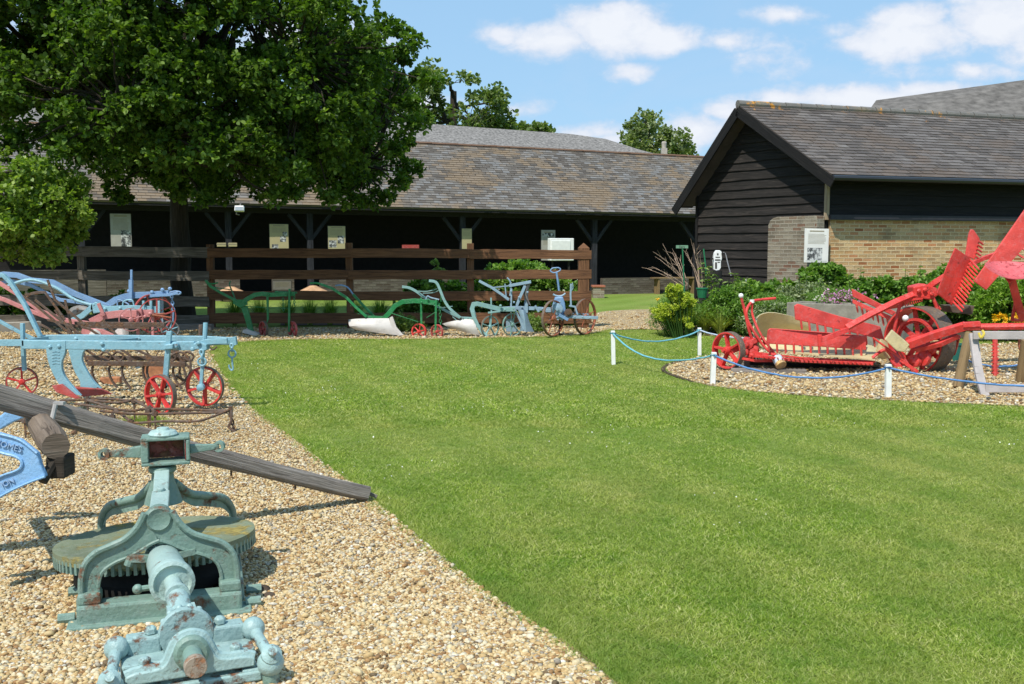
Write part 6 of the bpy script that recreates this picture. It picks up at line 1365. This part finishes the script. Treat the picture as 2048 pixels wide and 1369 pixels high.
# ---------------------------------------------------------------- rope posts and ropes
PP = {}
for i, (px, top, bot, w, lab) in enumerate([(1227,662,730,.052,'leftmost short white rope post standing on the lawn'),(1399,656,712,.048,'short white rope post on the grass behind, nearest the flower bed'),(1425,705,769,.055,'short white rope post at the gravel edge left of the small red wheel'),(1776,729,797,.055,'short white rope post at the gravel edge in front of the red reaper'),(2046,722,748,.05,'short white rope post at the right edge behind the trestle')]):
    b = G(px, bot) if i < 4 else Vector((W(2046,745,12.3).x, 12.3, 0)); z = W(px, top, b.y).z; t = thing('rope_post', lab, 'post', b, 'white rope posts')
    mb = MB(); q = b + Vector((random.uniform(-.012,.012) - (.012 if i==0 else 0), 0, z)); mb.beam(b - Vector((0,0,.01)), q, w, w); mb.build('stake', white_paint, t, bevel=.003); mb = MB(); mb.lathe(q - Vector((0,0,.05)) + Vector((0,-w/2,0)), (0,-1,0), [(.007,0),(.007,.014),(.0001,.016)], 8); mb.build('hook', m_iron, t); PP[i] = q - Vector((0,w*.4,.035))
m_rope = plain('blue_rope', (.09,.22,.46), .8, .2, 40, .6); m_rope2 = plain('turquoise_rope', (.15,.42,.50), .8, .2, 40, .6)
def rope(label, a, b, sag, mat, r=.011, skew=0):
    t = thing('rope', label, 'rope', a); P_ = []; 
    for i in range(25):
        f = i/24; g = f + skew*f*(1-f); P_.append(a.lerp(b, f) - Vector((0,0,sag*4*g*(1-g))) + Vector((0,0,random.uniform(-.003,.003))))
    mb = MB(); mb.tube(P_, r, 6); mb.build('strand', mat, t, smooth=True)
    mb = MB()
    for e in (a, b): mb.tube([e + Vector((.034*math.cos(q), .034*math.sin(q)+.026, -.006*math.sin(q))) for q in np.linspace(0, 2*math.pi, 13)], r*.9, 6, caps=False)
    mb.build('knot', mat, t)
rope('sagging turquoise rope between the leftmost and the rear white posts', PP[0], PP[1], .13, m_rope2)
rope('sagging turquoise rope between the leftmost and the front white posts', PP[0], PP[2], .20, m_rope2, skew=.3)
rope('sagging blue rope in front of the red reaper between two white posts', PP[2], PP[3], .17, m_rope)
rope('blue rope running right from the front white post past the trestle', PP[3], PP[3] + Vector((2.3,-.55,-.05)), .12, m_rope)
rope('pale rope running from the rear white post behind the small red wheel', PP[1], Vector((3.4,13.6,.33)), .05, plain('pale_rope', (.42,.50,.62), .8, .2, 40))
rope('far blue rope seen under the red drawbar behind the trestle', Vector((W(1935,722,12.4).x,12.4,W(1935,722,12.4).z)), PP[4], .05, m_rope)

# ---------------------------------------------------------------- red sail reaper
I = Imp('sail_reaper', 'bright red horse drawn reaper with toothed rake arms and a cream platform', 'reaper', (1700,745), 12.6)
K = I.k; RD = m_red; RF = m_redf
# platform and cutter bar
I.surf('platform', [[(1528,700,-.2),(1640,712,-.35),(1750,722,-.35)],[(1512,690,.5),(1630,697,.5),(1760,702,.5)],[(1512,684,1.2),(1630,688,1.1),(1730,690,1.0)]], .015, m_cream)
I.surf('platform_board', [[(1512,690,.6),(1530,700,.0),(1620,706,-.1),(1730,712,-.1)],[(1508,668,.7),(1520,675,.3),(1620,690,.1),(1735,696,.1)]], .012, m_cream)
I.surf('divider_board', [[(1520,702,-.1),(1512,690,.3),(1520,685,.8),(1620,680,1.1)],[(1506,672,-.05),(1505,660,.3),(1520,658,.7),(1620,664,1.0)],[(1506,655,0),(1510,640,.3),(1530,636,.6),(1618,656,.9)],[(1512,645,.05),(1518,630,.3),(1550,625,.6),(1618,642,.9)]], .012, m_cream)
I.bar('cutter_bar', [(1508,712),(1600,722),(1745,728)], .06, RD, .035, d=-.35)
mb = MB()
for i in range(26):
    a = I.p(1520+i*8.8, 714+i*.55, -.38); mb.beam(a, a + Vector((-.01,-.07,.0)), .022, .014, None, .008, .008)
mb.build('cutter_fingers', RD, I.t); I.bar('frame_rail', [(1515,706),(1600,716),(1750,724)], .03, RD, .02, d=-.3)
I.bar('sole_rail', [(1500,726),(1620,732),(1760,738)], .05, m_dark, .05, d=.1)
# small land wheel
I.wheel(1457,701,36.5,(-.80,-.60,0),.10,5,RD,RD,rimt=.016,hub=.05,spw=.05,flat=True,tread=m_tyre,a0=.5,d=-.1)
I.bar('axle_arm', [(1462,703),(1488,692),(1512,680)], .075, RD, .06, d=-.12)
I.plate('gear_case', [(1486,684),(1496,675),(1508,678),(1516,690),(1514,706),(1500,713),(1486,706)], .16, RD, d=-.10, bevel=.02)
for x, y, r in ((1496,688,.07),(1508,700,.06),(1490,704,.05),(1503,712,.045)): mb = MB(); mb.lathe(I.p(x,y,-.12), (-.5,-.8,0), [(r,-.03),(r,.02),(r*.4,.03),(r*.4,.05)], 16); mb.build('gear', RD, I.t, smooth=True)
I.bar('bracket', [(1505,688),(1526,676),(1530,690)], .035, RD, .03, d=-.1); I.bar('bracket', [(1480,672),(1482,690)], .02, RD, .02, d=-.12); I.bar('skid', [(1478,716),(1510,722),(1545,722)], .05, RD, .03, d=-.25); I.bar('skid', [(1500,702),(1530,712),(1556,722)], .04, RD, .04, d=-.3)
# levers
I.rod('lever', [(1482,594,-.1),(1490,625,-.1),(1500,668,-.1),(1512,690,-.1)], .018, RD, n=8); I.rod('lever', [(1551,597,.1),(1520,600,.05),(1504,604,0),(1493,622,-.1),(1497,645,-.1),(1515,675,-.15),(1530,695,-.2),(1553,716,-.3)], .017, RD)
I.rod('lever', [(1505,604,0),(1504,625,0),(1512,650,-.05),(1528,680,-.15),(1548,706,-.25),(1556,718,-.3)], .015, RD)
tip = MB(); tip.ball(I.p(1482,592,-.1), .032, 10); tip.lathe(I.p(1504,603,0), (0,0,1), [(.03,-.02),(.03,.02)], 10); tip.build('lever_tip', white_paint, I.t, smooth=True)
a = I.p(1552,714,-.3); b = I.p(1563,732,-.42); mb = MB(); mb.tube([a, a.lerp(b,.15), a.lerp(b,.72)], [.035,.062,.066], 16); mb.build('can_cover', paint('blue_white_can', (.48,.60,.72), .42, (.62,.62,.6)), I.t, smooth=True); mb = MB(); mb.tube([a.lerp(b,.72), b], [.0665,.066], 16); mb.build('can_base', paint('rusted_can', (.42,.26,.12), .5, (.6,.4,.15)), I.t, smooth=True)
# rake boards: a board, its teeth
def rake(quad, t0, t1, n, tl, d=0, arm=None, mat=RD, dv=0, tr=.014, tilt=.05, lab=None, taper=True):
    rt = I.plate('rake_board', quad, .03, mat, d=d, bevel=.008)
    for i in range(n):
        f = i/(n-1) if n > 1 else 0; x = t0[0]+(t1[0]-t0[0])*f; y = t0[1]+(t1[1]-t0[1])*f; dz_ = (t0[2] if len(t0)>2 else 0)*(1-f) + (t1[2] if len(t1)>2 else 0)*f
        a = I.p(x, y, d+dz_-.02); b = I.p(x+tl[0], y+tl[1], d+dz_-.02+dv); mb = MB(); mb.tube([a - (b-a)*.25, a.lerp(b,.75), b], [tr, tr, tr*.45], 6); mb.build('tooth', mat, rt, smooth=True)
    return rt
rake([(1536,661,-.35),(1541,657,-.33),(1640,664,-.25),(1732,672,-.1),(1733,701,-.1),(1640,694,-.25),(1533,688,-.35)], (1537,688,-.35), (1722,699,-.1), 12, (1,18), mat=RF)
rake([(1589,612,-.2),(1596,608,-.2),(1680,633,-.1),(1761,653,.05),(1769,681,.05),(1680,660,-.1),(1591,640,-.2)], (1602,643,-.2), (1764,682,.05), 11, (2,17), mat=RF)
rake([(1704,578,1.0),(1805,631,.8),(1808,642,.8),(1706,594,1.0)], (1712,606,1.0), (1795,648,.8), 9, (4,20), mat=m_redf)
I.plate('rake_board', [(1706,599,.9),(1810,645,.7),(1810,655,.7),(1706,607,.9)], .03, RF)
# arms
I.bar('rake_arm', [(1693,656,-.3),(1740,630,-.2),(1790,605,-.1),(1849,580,.1)], .07, RD, .05); I.bar('rake_arm', [(1641,680,-.4),(1665,672,-.4),(1695,660,-.3)], .06, RD, .055)
I.plate('arm_end', [(1636,670,-.45),(1644,670,-.45),(1644,694,-.45),(1637,694,-.45)], .03, RD); I.bar('rake_arm', [(1849,582,.1),(1870,566,.0),(1902,546,-.1)], .07, RD, .05); I.bar('rake_arm', [(1905,545,.1),(1960,520,.2),(2015,500,.2)], .05, RF, .05); I.bar('rake_arm', [(1849,582,.3),(1800,610,.5),(1760,616,.8)], .06, RD, .05)
I.plate('reel_head', [(1826,574),(1850,568),(1875,576),(1880,590),(1862,600),(1830,596)], .22, RD, d=-.02, bevel=.02); I.bolts([(1838,582),(1850,580),(1864,588)], .03, RD, d=-.04)
# upright rakes
rake([(1911,496,-.2),(1943,518,-.05),(1925,570,-.05),(1904,612,-.1),(1874,587,-.25),(1890,545,-.25)], (1942,522,-.05), (1908,606,-.1), 13, (17,18), d=-.25, dv=-.2, mat=m_red, tr=.013)
rake([(1938,468,.2),(1942,459,.2),(1948,460,.2),(1960,478,.2),(1956,500,.2),(1950,520,.2),(1931,512,.2)], (1959,484,.2), (1953,514,.2), 5, (8,6), mat=RF)
rake([(2130,300,-.1),(2200,380,-.1),(2110,428,-.1),(2030,515,0),(1973,581,0),(1948,563,0),(1992,502,0),(2048,422,-.05)], (2120,420,-.1), (2034,508,0), 9, (14,9), d=.05, dv=-.1, mat=RF)
# seat on its stalk
mb = MB(); sc_ = I.p(2018,541,-.6); g = []
for i in range(9):
    rr_ = i/8; g.append([sc_ + Vector((math.cos(a)*rr_*.285*(1.0), math.sin(a)*rr_*.20 - .02*rr_, .075*rr_**2 + .02*math.cos(a*2)*rr_ - .05 + .10*math.sin(a)*rr_)) for a in np.linspace(0, 2*math.pi, 33)])
mb.sheet(g, .008); st = mb.build('seat', paint('seat_paint', (.58,.10,.11), .42, (.33,.03,.04), .5, 22), I.t, smooth=True)
mb = MB()
for ring, cnt in ((.9,34),(.72,28),(.5,18)):
    for k in range(cnt): 
        a = 2*math.pi*k/cnt; q = sc_ + Vector((math.cos(a)*ring*.285, math.sin(a)*ring*.20-.02*ring, .075*ring**2 + .02*math.cos(a*2)*ring - .05 + .10*math.sin(a)*ring + .004)); mb.box(q, (.006,.022,.006), Matrix.Rotation(a + math.pi/2, 3, 'Z'))
pass
I.bar('seat_spring', [(2016,552,-.55),(2024,562,-.6),(2034,600,-.5),(2046,640,-.4)], .09, RD, .02); I.bar('seat_stay', [(2046,642,-.3),(2024,640,-.3),(2032,600,-.35)], .03, RD, .03)
# bull wheel
wc = I.p(1838,682,.05); ax = Vector((-.86,-.51,0)).normalized(); r = 68*K; wd = .27
mb = MB(); mb.lathe(wc, ax, [(r-.02,-wd/2),(r,-wd/2),(r,wd/2),(r-.02,wd/2)], 56, True); bw = mb.build('main_wheel', RD, I.t, smooth=True)
mb = MB(); mb.lathe(wc, ax, [(r+.001,-wd/2+.004),(r+.012,-wd/2+.004),(r+.012,wd/2-.004),(r+.001,wd/2-.004)], 56, True)
X, Yv = frame(ax)
mb.build('tyre', m_tyre, bw, smooth=True)
mb = MB(); mb.lathe(wc + ax*.06, ax, [(r*.60,-.03),(r*.68,-.03),(r*.68,.03),(r*.60,.03)], 44, True)
for i in range(44): a = 2*math.pi*i/44; e = X*math.cos(a)+Yv*math.sin(a); mb.box(wc + ax*.06 + e*r*.59, (.02,.02,.05), Matrix.Rotation(0,3,'Z'))
mb.build('bull_gear', RD, bw, smooth=True)
mb = MB()
for i in range(8): a = 2*math.pi*i/8+.2; e = X*math.cos(a)+Yv*math.sin(a); mb.beam(wc + e*.06, wc + e*(r-.015), .06, .02, ax)
mb.build('spokes', RD, bw); mb = MB(); mb.lathe(wc, ax, [(.06,-.16),(.085,-.1),(.085,.1),(.06,.2),(.03,.2),(.03,.26)], 18); mb.build('hub', RD, bw, smooth=True)
# drawbar and frame
I.bar('drawbar', [(1816,690,-.45),(1870,670,-.5),(1932,652,-.55)], .085, RD, .09); I.rod('drawbar_pole', [(1928,655,-.55),(2060,653,-.75),(2200,650,-1.0)], .042, RD, k=0); I.bar('pole_socket', [(1925,650,-.55),(1960,648,-.6)], .1, RD, .06)
I.bar('frame_bar', [(1830,700,-.4),(1880,688,-.5),(1915,672,-.5)], .06, RD, .06); I.bar('rear_frame', [(1870,690,.2),(1905,700,.1),(1912,674,-.1)], .08, RD, .10)
I.plate('shield', [(1784,660),(1820,690),(1809,705),(1794,703),(1769,680)], .05, m_cream, d=-.5, bevel=.012, n=(.25,1,.1)); I.surf('drum_guard', [[(1755,690,-.2),(1762,678,-.25),(1775,686,-.2)],[(1752,708,-.2),(1765,706,-.28),(1782,712,-.2)],[(1764,720,-.2),(1774,718,-.24),(1784,716,-.2)]], .01, m_cream)
I.plate('step_plate', [(1868,682),(1892,682),(1892,690),(1868,690)], .12, m_cream, d=-.3)
I.rod('stay', [(1746,676,-.4),(1790,708,-.42),(1836,746,-.45)], .012, RD, k=0); I.rod('stay', [(1770,676,-.4),(1800,705,-.42),(1826,744,-.45)], .015, RD, k=0); I.rod('stay', [(1788,664,.0),(1796,625,.0),(1806,597,.0),(1816,592,.0),(1860,593,.0),(1868,602,.0),(1874,618,.0)], .022, RD); I.rod('stay', [(1858,582,.1),(1868,600,.1),(1880,620,.1)], .02, RD)
I.bar('quadrant', [(1809,606,0),(1820,600,0),(1845,597,0)], .03, RD, .03); mb = MB(); [mb.beam(I.p(1810+i*4,606-i*.9,0), I.p(1812+i*4,614-i*1.4,0), .012) for i in range(9)]; mb.build('quadrant_teeth', RD, I.t)
for x, y, rr_ in ((1846,716,.10),(1830,722,.08),(1862,700,.06)): mb = MB(); mb.lathe(I.p(x,y,-.32), ax, [(rr_,-.03),(rr_,.03),(rr_*.5,.04),(rr_*.3,.07)], 20); mb.build('gear', RD, I.t, smooth=True)
I.bar('heel', [(1800,720,-.4),(1835,744,-.45)], .06, RD, .04); I.rod('rear_rod', [(1745,716,-.3),(1770,700,-.3),(1788,720,-.3)], .02, RD); I.plate('toolbox', [(1900,612),(1950,612),(1945,630),(1905,626)], .3, plain('brown_leather', (.10,.07,.05), .8, .3), d=.1, bevel=.01)
I.rod('foot_rod', [(1990,662,-.6),(1990,757,-.6)], .03, m_redf, k=0); I.rod('hanging_hoop', [(2042,660,-.3),(2038,690,-.3),(2044,708,-.3)], .015, m_orange); 
mb = MB(); [mb.box(I.p(1990,690+i*7,-.6), (.075,.04,.012)) for i in range(9)]; mb.build('foot_rod_studs', m_redf, I.t)
tip = MB(); tip.ball(I.p(1811,637,-.1), .04, 10); tip.build('lever_tip', white_paint, I.t, smooth=True)
# supports
t = thing('support_plank', 'weathered plank lying on the gravel under the reaper platform', 'plank', G(1540,746)); mb = MB(); mb.beam(G(1462,745)+Vector((0,0,.03)), G(1612,748)+Vector((0,0,.03)), .16, .05); mb.build('board', m_grey, t, bevel=.005)
t = thing('support_block', 'old wooden block under the left end of the reaper', 'block', G(1500,738)); mb = MB(); mb.box(G(1498,736)+Vector((0,.05,.10)), (.22,.14,.16), Matrix.Rotation(R(8),3,'Z')); mb.build('block', m_grey, t, bevel=.006)
t = thing('green_tub', 'dark green tub standing on the gravel behind the main wheel', 'tub', G(1910,724)); q = G(1908,722); mb = MB(); mb.lathe(q, (0,0,1), [(.09,0),(.11,.22),(.12,.22),(.12,.24),(.10,.24),(.08,.02)], 16); mb.build('tub', plain('dark_teal', (.02,.14,.11), .5), t)
# trestle
t = thing('wooden_trestle', 'wooden trestle with round log legs and grey rails holding up the red drawbar', 'trestle', G(1950,785))
TYf = G(1970,793).y; TYl = G(1915,778).y
mb = MB(); mb.tube([W(1938,668,TYl+.35), G(1915,778)], [.05,.058], 12); mb.build('leg', m_log, t, smooth=True)
mb = MB(); mb.tube([W(2052,680,TYl+.4), Vector((W(2040,775,TYl+.5).x, TYl+.5, 0))], [.05,.055], 12); mb.build('leg', m_log, t, smooth=True)
pg = plain('pale_grey_board', (.42,.38,.37), .85, .2, 5, .5)
mb = MB(); P_ = spline([W(1946,668,TYf+.3), W(1952,710,TYf+.2), W(1958,748,TYf+.1), G(1970,793)], 3)
for a, b in zip(P_, P_[1:]): mb.beam(a, b, .085, .035, (0,1,0))
mb.build('leg', pg, t)
mb = MB(); mb.beam(W(1946,671,TYf+.22), W(2200,671,TYf+.0), .04, .085); mb.build('rail', pg, t, bevel=.004); mb = MB(); mb.beam(W(1970,777,TYf+.02), W(2250,777,TYf-.2), .04, .085); mb.build('rail', pg, t, bevel=.004)
mb = MB(); mb.beam(W(2180,671,TYf), G(2215,815), .085, .035); mb.build('leg', pg, t)
mb = MB(); mb.tube(spline([W(1958,667,TYf+.15), W(1962,676,TYf+.1), W(1968,668,TYf+.1), W(1965,662,TYf+.15)], 4), .014, 6); mb.build('yellow_tie', plain('yellow_tie', (.55,.42,.06), .6), t)
print('objects', len(bpy.data.objects))
